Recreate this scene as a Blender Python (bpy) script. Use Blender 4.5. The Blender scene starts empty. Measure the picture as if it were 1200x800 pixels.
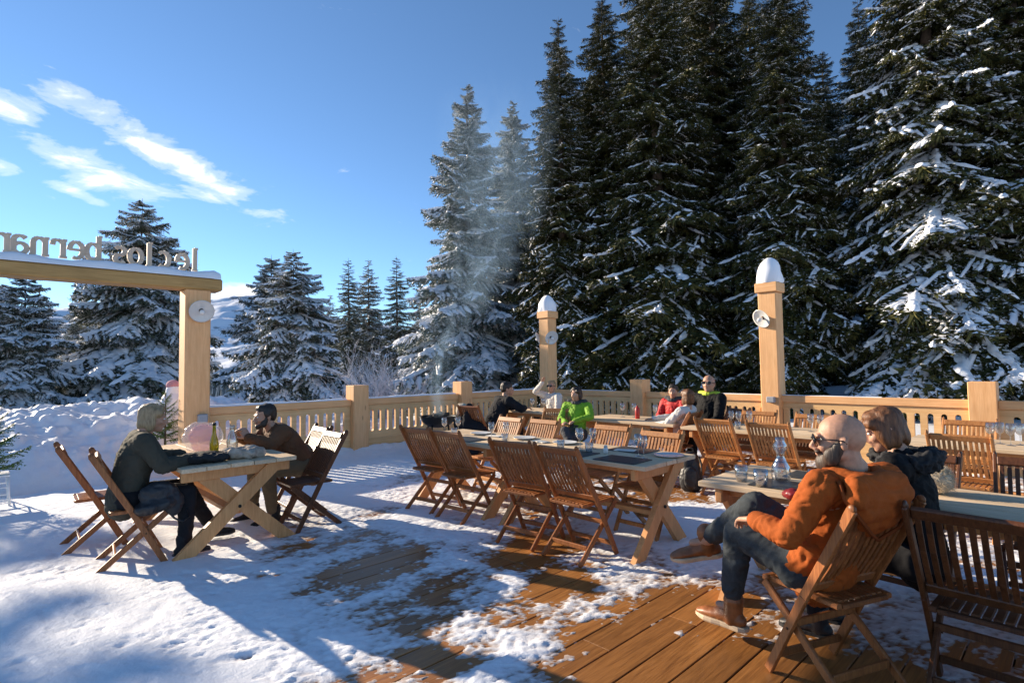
import bpy, bmesh, math, random
import numpy as np
from mathutils import Vector, Matrix, noise as mnoise

random.seed(7); RNG = np.random.default_rng(7)
scene = bpy.context.scene
COL = scene.collection
PI = math.pi

# ------------------------------------------------------------------ camera
YAW = math.radians(46); PITCH = math.atan(30 / 650); ROLL = 0.0145; EYE = 1.54; FOC = 650.0
fw = np.array([-math.sin(YAW) * math.cos(PITCH), math.cos(YAW) * math.cos(PITCH), math.sin(PITCH)])
_rt = np.array([math.cos(YAW), math.sin(YAW), 0.0]); _up = np.cross(_rt, fw)
rt = _rt * math.cos(ROLL) - _up * math.sin(ROLL); up = _up * math.cos(ROLL) + _rt * math.sin(ROLL)
def ray(px, py): return fw + rt * (px - 600) / FOC + up * (400 - py) / FOC
def gp(px, py, z=0.0):
    d = ray(px, py); t = (z - EYE) / d[2]; return np.array([0, 0, EYE]) + d * t
def gx(px, py, X): d = ray(px, py); return np.array([0, 0, EYE]) + d * X / d[0]
def polar(px, dist):                      # a ground position in the direction of a picture column, dist metres ahead
    d = ray(px, 430); h = math.hypot(d[0], d[1]); k = dist / (d @ fw); return d[0] * k, d[1] * k

cam = bpy.data.cameras.new('camera'); camo = bpy.data.objects.new('camera', cam); COL.objects.link(camo)
cam.sensor_width = 36; cam.lens = FOC / 1200 * 36; cam.clip_end = 20000; cam.clip_start = 0.05
M = Matrix(((rt[0], up[0], -fw[0], 0), (rt[1], up[1], -fw[1], 0), (rt[2], up[2], -fw[2], EYE), (0, 0, 0, 1)))
camo.matrix_world = M
scene.camera = camo

# ------------------------------------------------------------------ materials
def mat(name):
    m = bpy.data.materials.new(name); m.use_nodes = True
    nt = m.node_tree; b = nt.nodes['Principled BSDF']; return m, nt, b
def N(nt, t, **k):
    n = nt.nodes.new(t)
    for a, v in k.items():
        if a in n.inputs.keys() if hasattr(n.inputs, 'keys') else False: n.inputs[a].default_value = v
        else: setattr(n, a, v)
    return n
def ramp(nt, stops):
    r = nt.nodes.new('ShaderNodeValToRGB'); e = r.color_ramp.elements
    while len(e) > 1: e.remove(e[-1])
    e[0].position = stops[0][0]; e[0].color = tuple(stops[0][1]) + (1,)
    for p, c in stops[1:]:
        q = e.new(p); q.color = tuple(c) + (1,)
    return r
def noise_tex(nt, scale, vec=None, detail=4, rough=0.55, dist=0.0):
    n = nt.nodes.new('ShaderNodeTexNoise'); n.inputs['Scale'].default_value = scale
    n.inputs['Detail'].default_value = detail; n.inputs['Roughness'].default_value = rough
    n.inputs['Distortion'].default_value = dist
    if vec is not None: nt.links.new(vec, n.inputs['Vector'])
    return n
def mapped(nt, scale=(1, 1, 1), kind='Object'):
    tc = nt.nodes.new('ShaderNodeTexCoord'); mp = nt.nodes.new('ShaderNodeMapping')
    mp.inputs['Scale'].default_value = scale; nt.links.new(tc.outputs[kind], mp.inputs['Vector']); return mp.outputs['Vector']
def bump(nt, b, height, strength=0.3, dist=0.01):
    n = nt.nodes.new('ShaderNodeBump'); n.inputs['Strength'].default_value = strength; n.inputs['Distance'].default_value = dist
    nt.links.new(height, n.inputs['Height']); nt.links.new(n.outputs['Normal'], b.inputs['Normal'])
def mixc(nt, fac, a, b, mode='MIX'):
    n = nt.nodes.new('ShaderNodeMix'); n.data_type = 'RGBA'; n.blend_type = mode
    for s, v in ((n.inputs[0], fac), (n.inputs[6], a), (n.inputs[7], b)):
        if hasattr(v, 'is_output'): nt.links.new(v, s)
        elif isinstance(v, (int, float)): s.default_value = v
        else: s.default_value = tuple(v) + (1,)
    return n.outputs[2]
def mathn(nt, op, a, b=None, c=None, clamp=False):
    n = nt.nodes.new('ShaderNodeMath'); n.operation = op; n.use_clamp = clamp
    for i, v in enumerate((a, b, c)):
        if v is None: continue
        if hasattr(v, 'is_output'): nt.links.new(v, n.inputs[i])
        else: n.inputs[i].default_value = v
    return n.outputs[0]

def wood(name, dark, light, grain=(14, 14, 1.2), rough=0.6, bumpk=0.25, knots=True, island=0.25, wear=None):
    m, nt, b = mat(name)
    v = mapped(nt, grain)
    gi = nt.nodes.new('ShaderNodeNewGeometry')
    off = nt.nodes.new('ShaderNodeVectorMath'); off.operation = 'MULTIPLY_ADD'
    cmb = nt.nodes.new('ShaderNodeCombineXYZ')
    for i in range(3): nt.links.new(gi.outputs['Random Per Island'], cmb.inputs[i])
    nt.links.new(cmb.outputs[0], off.inputs[0]); off.inputs[1].default_value = (37, 53, 71); nt.links.new(v, off.inputs[2])
    n1 = noise_tex(nt, 2.2, off.outputs[0], 6, 0.6, 0.8)
    n2 = noise_tex(nt, 9, off.outputs[0], 3, 0.6)
    f = mathn(nt, 'MULTIPLY_ADD', n2.outputs[0], 0.35, mathn(nt, 'MULTIPLY', n1.outputs[0], 0.65))
    r = ramp(nt, [(0.3, dark), (0.62, light)]); nt.links.new(f, r.inputs[0])
    c = r.outputs[0]
    if knots:
        kv = mapped(nt, tuple(4.2 if g > 5 else 1.3 for g in grain))
        vo = nt.nodes.new('ShaderNodeTexVoronoi'); nt.links.new(kv, vo.inputs['Vector']); vo.inputs['Scale'].default_value = 1.0
        kr = ramp(nt, [(0.035, (1, 1, 1)), (0.075, (0, 0, 0))]); nt.links.new(vo.outputs['Distance'], kr.inputs[0])
        kf = mathn(nt, 'MULTIPLY', kr.outputs[0], 0.6)
        c = mixc(nt, kf, c, tuple(x * 0.45 for x in dark))
    iv = mathn(nt, 'MULTIPLY_ADD', gi.outputs['Random Per Island'], island * 2, 1 - island)
    big = noise_tex(nt, 1.7, mapped(nt, (1, 1, 1)), 3)
    iv = mathn(nt, 'MULTIPLY', iv, mathn(nt, 'MULTIPLY_ADD', big.outputs[0], 0.5, 0.75))
    hs = nt.nodes.new('ShaderNodeHueSaturation'); nt.links.new(c, hs.inputs['Color']); nt.links.new(iv, hs.inputs['Value'])
    c = hs.outputs[0]
    if wear:
        wn = noise_tex(nt, 3.1, mapped(nt, (1, 1, 1)), 5, 0.65)
        wr = ramp(nt, [(0.45, (0, 0, 0)), (0.62, (1, 1, 1))]); nt.links.new(wn.outputs[0], wr.inputs[0])
        c = mixc(nt, mathn(nt, 'MULTIPLY', wr.outputs[0], 0.7), c, wear)
    nt.links.new(c, b.inputs['Base Color']); b.inputs['Specular IOR Level'].default_value = .35
    rr = mathn(nt, 'MULTIPLY_ADD', n2.outputs[0], 0.25, rough - 0.12); nt.links.new(rr, b.inputs['Roughness'])
    bump(nt, b, f, bumpk, 0.004)
    return m
def simple(name, col, rough=0.5, metal=0.0, var=0.2, scale=12, bumpk=0.0, spec=None, bscale=None, **kw):
    m, nt, b = mat(name)
    n = noise_tex(nt, scale, mapped(nt), 4, 0.6)
    r = ramp(nt, [(0.3, [x * (1 - var) for x in col]), (0.7, [min(1, x * (1 + var)) for x in col])])
    nt.links.new(n.outputs[0], r.inputs[0]); nt.links.new(r.outputs[0], b.inputs['Base Color'])
    b.inputs['Roughness'].default_value = rough; b.inputs['Metallic'].default_value = metal
    if bumpk:
        n2 = noise_tex(nt, bscale or scale * 3, mapped(nt), 4, 0.6); bump(nt, b, n2.outputs[0], bumpk, 0.005)
    for k, v in kw.items(): b.inputs[k.replace('_', ' ')].default_value = v
    return m

MT = {}
MT['timber_z'] = wood('pale_timber_upright', (.66, .32, .125), (.82, .475, .225), (16, 16, 0.8), .6, .2)
MT['timber_y'] = wood('pale_timber_along', (.66, .32, .125), (.82, .475, .225), (16, 0.8, 16), .6, .2)
MT['timber_x'] = wood('pale_timber_across', (.66, .32, .125), (.82, .475, .225), (0.8, 16, 16), .6, .2)
MT['timber_old'] = wood('weathered_beam_timber', (.30, .17, .05), (.48, .30, .11), (12, 0.7, 12), .6, .3)
MT['top'] = wood('table_top_timber', (.52, .36, .21), (.76, .59, .40), (0.9, 20, 20), .62, .3, True, .13)
MT['top'].node_tree.nodes['Principled BSDF'].inputs['Specular IOR Level'].default_value = .12
MT['tleg'] = wood('table_leg_timber', (.50, .215, .075), (.68, .34, .135), (12, 12, 1.4), .55, .2)
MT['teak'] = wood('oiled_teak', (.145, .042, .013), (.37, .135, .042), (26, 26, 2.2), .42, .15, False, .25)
MT['teak_light'] = wood('pale_teak', (.25, .088, .026), (.49, .215, .068), (26, 26, 2.2), .5, .15, False, .22)  # teak in a paler tone
MT['teak_shade'] = wood('shaded_teak', (.05, .017, .007), (.14, .052, .02), (26, 26, 2.2), .42, .15, False, .25)  # teak with shade put into its colour, for the dark chairs
MT['deck'] = wood('wet_deck_boards', (.15, .056, .014), (.39, .165, .045), (15, 0.9, 15), .38, .5, True, .24)

def snow_mat(name, dirt=False):
    m, nt, b = mat(name)
    v = mapped(nt)
    n = noise_tex(nt, 45, v, 6, 0.7); n2 = noise_tex(nt, 7, v, 5, 0.6)
    r = ramp(nt, [(0.2, (.80, .83, .87)), (0.7, (.90, .91, .93))]); nt.links.new(n2.outputs[0], r.inputs[0])
    c = r.outputs[0]
    if dirt:
        at = nt.nodes.new('ShaderNodeAttribute'); at.attribute_name = 'thickness'
        n3 = noise_tex(nt, 16, v, 6, 0.75)
        t = mathn(nt, 'MULTIPLY_ADD', n3.outputs[0], 0.016, mathn(nt, 'ADD', at.outputs['Fac'], -0.0095))
        rr = ramp(nt, [(0.0, (1, 1, 1)), (0.35, (.35, .35, .35)), (1.0, (0, 0, 0))])
        nt.links.new(mathn(nt, 'MULTIPLY', t, 80, clamp=True), rr.inputs[0])
        c = mixc(nt, mathn(nt, 'MULTIPLY', rr.outputs[0], 0.75), c, (.27, .15, .075))
    nt.links.new(c, b.inputs['Base Color'])
    b.inputs['Roughness'].default_value = .55; b.inputs['Specular IOR Level'].default_value = .35
    h = mathn(nt, 'MULTIPLY_ADD', n2.outputs[0], 1.6, mathn(nt, 'MULTIPLY', n.outputs[0], 0.6))
    bump(nt, b, h, .55, 0.012)
    return m
MT['snow'] = snow_mat('fresh_snow'); MT['snow_deck'] = snow_mat('trodden_snow', True)
MT['treesnow'] = simple('branch_snow', (.86, .88, .92), .6, var=.03, scale=3)

def foliage_mat(name, a, b_, c):
    m, nt, b = mat(name)
    g = nt.nodes.new('ShaderNodeNewGeometry')
    n = noise_tex(nt, 0.9, mapped(nt), 3)
    f = mathn(nt, 'MULTIPLY_ADD', g.outputs['Random Per Island'], .45, mathn(nt, 'MULTIPLY', n.outputs[0], .6))
    r = ramp(nt, [(0.2, a), (0.5, b_), (0.85, c)]); nt.links.new(f, r.inputs[0])
    nt.links.new(r.outputs[0], b.inputs['Base Color']); b.inputs['Roughness'].default_value = .7
    b.inputs['Specular IOR Level'].default_value = .2
    return m
MT['needles'] = foliage_mat('spruce_needles', (.016, .022, .009), (.046, .052, .017), (.115, .105, .028))
MT['needles_frost'] = foliage_mat('frosted_needles', (.030, .040, .026), (.080, .095, .062), (.23, .25, .20))
MT['needles_hoar'] = foliage_mat('hoar_frosted_needles', (.05, .07, .055), (.13, .17, .15), (.36, .42, .43))
MT['bark'] = simple('spruce_bark', (.10, .075, .055), .9, var=.4, scale=9, bumpk=.8)
MT['black_metal'] = simple('black_metal', (.02, .02, .02), .5, .6)
MT['bronze'] = simple('brown_metal', (.09, .05, .03), .45, .7)
MT['enamel'] = simple('pale_enamel', (.62, .62, .60), .25, .0, var=.06)
MT['grey_box'] = simple('grey_plastic', (.33, .34, .36), .5, var=.05)
MT['slate'] = simple('slate', (.045, .052, .058), .38, var=.25, scale=20, bumpk=.2)
MT['china'] = simple('china', (.78, .78, .76), .15, var=.02)
MT['paper'] = simple('napkin_paper', (.74, .70, .62), .8, var=.05)
MT['red'] = simple('red_tin', (.5, .03, .025), .4)
MT['white_metal'] = simple('white_painted_metal', (.75, .77, .78), .4, var=.05)
MT['black_cloth'] = simple('black_cloth', (.014, .014, .016), .85, var=.35, scale=30, bumpk=.4)
MT['black_nylon'] = simple('black_nylon', (.02, .021, .024), .5, var=.3, scale=18, bumpk=.4)
MT['beige_cloth'] = simple('beige_knit', (.42, .34, .27), .9, var=.35, scale=16, bumpk=.8, bscale=60)
MT['cream_fur'] = simple('cream_fur', (.62, .52, .38), .9, var=.25, scale=40)
MT['pink'] = None
def glass(name, col=(1, 1, 1), rough=0.0, alpha=1.0):
    m, nt, b = mat(name)
    b.inputs['Base Color'].default_value = tuple(col) + (1,); b.inputs['Roughness'].default_value = rough
    b.inputs['Transmission Weight'].default_value = 1.0; b.inputs['IOR'].default_value = 1.45
    return m
def thin_glass(name, tint=(1, 1, 1), k=.14):
    m, nt, b = mat(name); out = [n for n in nt.nodes if n.type == 'OUTPUT_MATERIAL'][0]
    tr = nt.nodes.new('ShaderNodeBsdfTransparent'); tr.inputs[0].default_value = tuple(tint) + (1,)
    gl = nt.nodes.new('ShaderNodeBsdfGlossy'); gl.inputs['Roughness'].default_value = .04; mx = nt.nodes.new('ShaderNodeMixShader')
    lw = nt.nodes.new('ShaderNodeLayerWeight'); lw.inputs[0].default_value = .35
    nt.links.new(mathn(nt, 'MULTIPLY_ADD', lw.outputs['Facing'], .75, k, True), mx.inputs[0]); nt.links.new(tr.outputs[0], mx.inputs[1]); nt.links.new(gl.outputs[0], mx.inputs[2])
    nt.links.new(mx.outputs[0], out.inputs['Surface']); nt.nodes.remove(b); return m
MT['glass'] = thin_glass('clear_glass', (.93, .95, .96))
MT['water'] = glass('water', (.93, .97, 1)); MT['water'].node_tree.nodes['Principled BSDF'].inputs['IOR'].default_value = 1.33
MT['oil'] = glass('yellow_oil', (.75, .68, .08)); MT['oilglass'] = glass('green_glass', (.55, .62, .2))
MT['lens'] = simple('dark_lens', (.01, .01, .012), .12, var=.1)
mp_, nt_, b_ = mat('pink_film'); b_.inputs['Base Color'].default_value = (.85, .38, .42, 1); b_.inputs['Roughness'].default_value = .25
b_.inputs['Transmission Weight'].default_value = .55; b_.inputs['IOR'].default_value = 1.1; b_.inputs['Alpha'].default_value = .5
MT['pink'] = mp_
mp_, nt_, b_ = mat('clear_film'); b_.inputs['Base Color'].default_value = (.95, .95, .97, 1); b_.inputs['Roughness'].default_value = .12
b_.inputs['Alpha'].default_value = .28
MT['film'] = mp_
MT['skin'] = simple('skin', (.47, .25, .16), .52, var=.17, scale=30, bumpk=.3, bscale=160, Subsurface_Weight=.08)
MT['skin'].node_tree.nodes['Principled BSDF'].inputs['Subsurface Radius'].default_value = (.02, .008, .004)
def cloth(name, col, rough=.85, weave=180, var=.22, bk=.25):
    m, nt, b = mat(name)
    v = mapped(nt); n = noise_tex(nt, 9, v, 5, .65); w = noise_tex(nt, weave, v, 2, .6)
    f = mathn(nt, 'MULTIPLY_ADD', w.outputs[0], .4, mathn(nt, 'MULTIPLY', n.outputs[0], .6))
    r = ramp(nt, [(0.3, [x * (1 - var) for x in col]), (0.7, [min(1, x * (1 + var)) for x in col])])
    nt.links.new(f, r.inputs[0]); nt.links.new(r.outputs[0], b.inputs['Base Color'])
    b.inputs['Roughness'].default_value = rough; b.inputs['Specular IOR Level'].default_value = .25
    bump(nt, b, mathn(nt, 'MULTIPLY_ADD', n.outputs[0], 2.0, w.outputs[0]), bk, .004)
    return m
MT['orange'] = cloth('orange_brown_canvas', (.33, .074, .011), .88)
MT['orange_dark'] = cloth('dark_orange_seam', (.20, .045, .008), .85)
MT['denim'] = cloth('washed_black_denim', (.038, .046, .052), .85, var=.45)
MT['leather'] = simple('tan_leather', (.25, .085, .026), .45, var=.4, scale=14, bumpk=.3)
MT['sole'] = simple('rubber_sole', (.55, .42, .28), .7)
MT['black_wool'] = cloth('black_wool', (.014, .014, .017), .9)
MT['black_puffer'] = simple('black_padded_nylon', (.007, .007, .008), .75, var=.3, scale=14, bumpk=.5, Specular_IOR_Level=.15)
MT['olive'] = cloth('dark_olive_cloth', (.060, .056, .042), .9)
MT['brown_cloth'] = cloth('brown_jacket_cloth', (.125, .060, .030), .8)
MT['khaki'] = cloth('khaki_trousers', (.15, .11, .065), .85)
MT['lime'] = cloth('lime_green_shell', (.20, .40, .03), .7)
MT['redj'] = cloth('red_shell', (.55, .03, .03), .6)
MT['white_cloth'] = cloth('off_white_cloth', (.66, .62, .57), .8, var=.1)
MT['grey_cloth'] = cloth('dark_grey_cloth', (.06, .06, .065), .8)
def hair_mat(name, a, b_):
    m, nt, b = mat(name)
    n = noise_tex(nt, 6, mapped(nt, (14, 14, 2.2)), 5, .65, .5)
    r = ramp(nt, [(0.3, a), (0.7, b_)]); nt.links.new(n.outputs[0], r.inputs[0]); nt.links.new(r.outputs[0], b.inputs['Base Color'])
    b.inputs['Roughness'].default_value = .5; bump(nt, b, n.outputs[0], .8, .006); return m
MT['hair_dark'] = hair_mat('dark_hair', (.010, .007, .005), (.035, .022, .014))
MT['hair_brown'] = hair_mat('brown_hair', (.055, .021, .008), (.22, .085, .026))
MT['hair_blonde'] = hair_mat('blonde_hair', (.20, .125, .06), (.50, .36, .20))
MT['hair_beard'] = hair_mat('beard_hair', (.02, .013, .010), (.10, .062, .04))

# ------------------------------------------------------------------ mesh helpers
class MB:
    """collects shapes, then builds ONE mesh object"""
    def __init__(s): s.v = []; s.f = []; s.sm = []
    def add(s, vs, fs, smooth=False):
        k = len(s.v); s.v.extend([tuple(map(float, q)) for q in vs]); s.f.extend([tuple(i + k for i in f) for f in fs]); s.sm.extend([smooth] * len(fs)); return s
    def box(s, c, size, R=None, bev=0.0):
        hx, hy, hz = size[0] / 2, size[1] / 2, size[2] / 2
        b = min(bev, hx * .9, hy * .9, hz * .9)
        if b <= 0:
            vs = [(x * hx, y * hy, z * hz) for x in (-1, 1) for y in (-1, 1) for z in (-1, 1)]
            fs = [(0, 1, 3, 2), (4, 6, 7, 5), (0, 4, 5, 1), (2, 3, 7, 6), (0, 2, 6, 4), (1, 5, 7, 3)]
        else:
            vs = []; idx = {}
            for x in (-1, 1):
                for y in (-1, 1):
                    for z in (-1, 1):
                        for a in range(3):
                            p = [x * (hx - b), y * (hy - b), z * (hz - b)]; p[a] = (x, y, z)[a] * (hx, hy, hz)[a]
                            idx[(x, y, z, a)] = len(vs); vs.append(tuple(p))
            fs = []
            for a in range(3):
                o1, o2 = [k for k in range(3) if k != a]
                for sgn in (-1, 1):
                    q = []
                    for (u, w) in ((-1, -1), (1, -1), (1, 1), (-1, 1)):
                        t = [0, 0, 0]; t[a] = sgn; t[o1] = u; t[o2] = w; q.append(idx[(t[0], t[1], t[2], a)])
                    fs.append(tuple(q))
                # edges between faces a and o1 along o2
            for a, c2 in ((0, 1), (0, 2), (1, 2)):
                o = 3 - a - c2
                for sa in (-1, 1):
                    for sb in (-1, 1):
                        t = [0, 0, 0]; t[a] = sa; t[c2] = sb; t[o] = -1; t2 = list(t); t2[o] = 1
                        fs.append((idx[(*t, a)], idx[(*t2, a)], idx[(*t2, c2)], idx[(*t, c2)]))
            for x in (-1, 1):
                for y in (-1, 1):
                    for z in (-1, 1): fs.append(tuple(idx[(x, y, z, a)] for a in range(3)))
        if R is not None: vs = [tuple(R @ Vector(v)) for v in vs]
        vs = [(v[0] + c[0], v[1] + c[1], v[2] + c[2]) for v in vs]
        return s.add(vs, fs)
    def bar(s, p, q, w, t, upv=(0, 0, 1), bev=0.004):
        """a board from p to q, w wide (along upv x dir), t thick"""
        p = Vector(p); q = Vector(q); d = (q - p); L = d.length; d.normalize()
        x = Vector(upv).cross(d)
        if x.length < 1e-4: x = Vector((1, 0, 0)).cross(d)
        x.normalize(); y = d.cross(x)
        R = Matrix((x, y, d)).transposed()
        return s.box((p + q) / 2, (w, t, L), R, bev)
    def tube(s, pts, r, n=8, caps=True, smooth=True):
        pts = [Vector(p) for p in pts]; rs = r if hasattr(r, '__len__') else [r] * len(pts)
        rings = []; ref = None
        for i, p in enumerate(pts):
            d = (pts[min(i + 1, len(pts) - 1)] - pts[max(i - 1, 0)]).normalized()
            if ref is None:
                ref = Vector((0, 0, 1)) if abs(d.z) < .9 else Vector((1, 0, 0))
            x = ref.cross(d)
            if x.length < 1e-5: x = Vector((1, 0, 0)).cross(d)
            x.normalize(); y = d.cross(x); ref = y.cross(d) * -1 if False else ref
            rings.append([p + (x * math.cos(a) + y * math.sin(a)) * rs[i] for a in [2 * PI * k / n for k in range(n)]])
        vs = [v for rg in rings for v in rg]; fs = []
        for i in range(len(pts) - 1):
            for k in range(n): fs.append((i * n + k, i * n + (k + 1) % n, (i + 1) * n + (k + 1) % n, (i + 1) * n + k))
        if caps: fs.append(tuple(range(n - 1, -1, -1))); fs.append(tuple((len(pts) - 1) * n + k for k in range(n)))
        return s.add(vs, fs, smooth)
    def lathe(s, prof, c=(0, 0, 0), n=20, R=None, smooth=True, wob=0.0):
        vs = []; fs = []
        for (r, z) in prof:
            for k in range(n):
                a = 2 * PI * k / n; rr = r * (1 + wob * math.sin(3 * a + z * 9))
                v = Vector((rr * math.cos(a), rr * math.sin(a), z))
                if R is not None: v = R @ v
                vs.append((v.x + c[0], v.y + c[1], v.z + c[2]))
        for i in range(len(prof) - 1):
            for k in range(n): fs.append((i * n + k, i * n + (k + 1) % n, (i + 1) * n + (k + 1) % n, (i + 1) * n + k))
        if prof[0][0] > 1e-6: fs.append(tuple(range(n - 1, -1, -1)))
        if prof[-1][0] > 1e-6: fs.append(tuple((len(prof) - 1) * n + k for k in range(n)))
        return s.add(vs, fs, smooth)
    def ell(s, c, r, R=None, n=16, m=10):
        vs = []; fs = []
        for i in range(1, m):
            t = PI * i / m
            for k in range(n):
                a = 2 * PI * k / n; v = Vector((r[0] * math.sin(t) * math.cos(a), r[1] * math.sin(t) * math.sin(a), r[2] * math.cos(t)))
                if R is not None: v = R @ v
                vs.append((v.x + c[0], v.y + c[1], v.z + c[2]))
        for sgn in (1, -1):
            v = Vector((0, 0, r[2] * sgn)); v = R @ v if R is not None else v
            vs.append((v.x + c[0], v.y + c[1], v.z + c[2]))
        top = (m - 1) * n; bot = top + 1
        for k in range(n):
            fs.append((top, k, (k + 1) % n)); fs.append((bot, (m - 2) * n + (k + 1) % n, (m - 2) * n + k))
        for i in range(m - 2):
            for k in range(n): fs.append((i * n + k, (i + 1) * n + k, (i + 1) * n + (k + 1) % n, i * n + (k + 1) % n))
        return s.add(vs, fs, True)
    def cap(s, p, q, r0, r1, flat=1.0, side=None, n=14):
        """tapered capsule; flat scales the radius across 'side'"""
        p = Vector(p); q = Vector(q); d = q - p; L = d.length; d = d.normalized() if L > 1e-6 else Vector((0, 0, 1))
        x = Vector(side) if side is not None else Vector((0, 0, 1)).cross(d)
        x = x - d * x.dot(d)
        if x.length < 1e-4: x = Vector((1, 0, 0)) - d * d.x
        if x.length < 1e-4: x = Vector((0, 1, 0))
        x.normalize(); y = d.cross(x)
        prof = [(r0 * math.sin(a), -r0 * math.cos(a)) for a in (.05, .5, 1.0)] + [(r0 + (r1 - r0) * t, L * t) for t in (0, .25, .5, .75, 1)] + [(r1 * math.cos(a), L + r1 * math.sin(a)) for a in (.55, 1.05, 1.52)]
        vs = []; fs = []
        for (r, z) in prof:
            for k in range(n):
                a = 2 * PI * k / n; vs.append(p + d * z + x * (r * math.cos(a)) + y * (r * flat * math.sin(a)))
        for i in range(len(prof) - 1):
            for k in range(n): fs.append((i * n + k, i * n + (k + 1) % n, (i + 1) * n + (k + 1) % n, (i + 1) * n + k))
        fs.append(tuple(range(n - 1, -1, -1))); fs.append(tuple((len(prof) - 1) * n + k for k in range(n)))
        return s.add(vs, fs, True)
    def build(s, name, m, parent=None, fix=False):
        me = bpy.data.meshes.new(name); me.from_pydata(s.v, [], s.f); me.validate(clean_customdata=False) if False else None
        if True:
            bm = bmesh.new(); bm.from_mesh(me); bmesh.ops.recalc_face_normals(bm, faces=bm.faces); bm.to_mesh(me); bm.free()
        me.polygons.foreach_set('use_smooth', s.sm[:len(me.polygons)] if len(s.sm) == len(me.polygons) else [False] * len(me.polygons))
        me.materials.append(m); me.update()
        o = bpy.data.objects.new(name, me); COL.objects.link(o)
        if parent is not None: o.parent = parent
        return o
def from_np(name, V, F, m, parent=None, smooth=False, attrs=None):
    me = bpy.data.meshes.new(name); V = np.asarray(V, np.float32); F = np.asarray(F, np.int32); k = F.shape[1]
    me.vertices.add(len(V)); me.vertices.foreach_set('co', V.ravel())
    me.loops.add(F.size); me.loops.foreach_set('vertex_index', F.ravel())
    me.polygons.add(len(F)); me.polygons.foreach_set('loop_start', np.arange(0, F.size, k, dtype=np.int32))
    me.polygons.foreach_set('loop_total', np.full(len(F), k, np.int32))
    me.polygons.foreach_set('use_smooth', np.full(len(F), smooth, bool))
    for an, av in (attrs or {}).items():
        a = me.attributes.new(an, 'FLOAT', 'POINT'); a.data.foreach_set('value', np.asarray(av, np.float32))
    me.update(calc_edges=True); me.materials.append(m)
    o = bpy.data.objects.new(name, me); COL.objects.link(o)
    if parent is not None: o.parent = parent
    return o
def tag(o, label=None, cat=None, group=None, kind=None):
    if label: o['label'] = label
    if cat: o['category'] = cat
    if group: o['group'] = group
    if kind: o['kind'] = kind
    return o
def thing(name, label, cat, loc=(0, 0, 0), rz=0.0, group=None):
    o = bpy.data.objects.new(name, None); COL.objects.link(o); o.empty_display_size = .1
    o.location = loc; o.rotation_euler = (0, 0, rz); return tag(o, label, cat, group)
def dup(root, loc, rz, label, group=None, scale=None):
    r = root.copy(); COL.objects.link(r); r.location = loc; r.rotation_euler = (0, 0, rz); r['label'] = label
    if scale: r.scale = scale
    if group: r['group'] = group
    for ch in list(root.children):
        c = ch.copy(); COL.objects.link(c); c.parent = r
        for g in list(ch.children):
            d = g.copy(); COL.objects.link(d); d.parent = c
    return r

# numpy gradient noise
_perm = np.random.default_rng(3).permutation(512).astype(np.int64); _perm = np.concatenate([_perm, _perm])
_ang = np.random.default_rng(5).uniform(0, 2 * PI, 512)
def perlin(x, y):
    xi = np.floor(x).astype(np.int64); yi = np.floor(y).astype(np.int64); xf = x - xi; yf = y - yi
    u = xf * xf * xf * (xf * (xf * 6 - 15) + 10); w = yf * yf * yf * (yf * (yf * 6 - 15) + 10)
    def g(ix, iy, fx, fy):
        a = _ang[_perm[(_perm[ix & 511] + iy) & 511]]; return np.cos(a) * fx + np.sin(a) * fy
    a = g(xi, yi, xf, yf); b = g(xi + 1, yi, xf - 1, yf); c = g(xi, yi + 1, xf, yf - 1); d = g(xi + 1, yi + 1, xf - 1, yf - 1)
    return (a + u * (b - a)) + w * ((c + u * (d - c)) - (a + u * (b - a)))
def fbm(x, y, o=5, lac=2.03, gain=.5):
    s = 0; a = 1.0; t = 0
    for i in range(o): s = s + a * perlin(x + 17.3 * i, y - 9.1 * i); t += a; a *= gain; x = x * lac; y = y * lac
    return s / t * 1.5
def grid_mesh(name, xs, ys, Z, m, keep=None, attrs=None, parent=None):
    nx, ny = len(xs), len(ys); X, Y = np.meshgrid(xs, ys, indexing='ij')
    V = np.stack([X, Y, Z], -1).reshape(-1, 3); I = np.arange(nx * ny).reshape(nx, ny)
    F = np.stack([I[:-1, :-1], I[1:, :-1], I[1:, 1:], I[:-1, 1:]], -1).reshape(-1, 4)
    if keep is not None:
        k = keep.reshape(-1); F = F[k[F].any(1)]
        used = np.unique(F); mp = np.full(len(V), -1); mp[used] = np.arange(len(used)); V = V[used]; F = mp[F]
        attrs = {a: np.asarray(b).reshape(-1)[used] for a, b in (attrs or {}).items()}
    else: attrs = {a: np.asarray(b).reshape(-1) for a, b in (attrs or {}).items()}
    return from_np(name, V, F, m, parent, True, attrs)
# ------------------------------------------------------------------ light and sky
SUN_AZ = math.radians(15); SUN_EL = math.radians(17.8)
sd = Vector((-math.cos(SUN_AZ) * math.cos(SUN_EL), -math.sin(SUN_AZ) * math.cos(SUN_EL), math.sin(SUN_EL)))
sl = bpy.data.lights.new('sun', 'SUN'); sl.energy = 5.0; sl.angle = math.radians(.5); sl.color = (1.0, .84, .64)
so = bpy.data.objects.new('sun', sl); COL.objects.link(so); so.rotation_euler = sd.to_track_quat('Z', 'Y').to_euler(); so.location = (-20, -5, 12)
w = bpy.data.worlds.new('World'); scene.world = w; w.use_nodes = True; nt = w.node_tree
bg = nt.nodes['Background']; sky = nt.nodes.new('ShaderNodeTexSky'); sky.sky_type = 'NISHITA'; sky.sun_disc = False
sky.sun_elevation = SUN_EL; sky.sun_rotation = math.atan2(sd.x, sd.y)
sky.altitude = 2200; sky.air_density = 1.0; sky.dust_density = .05; sky.ozone_density = 4.5
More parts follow.
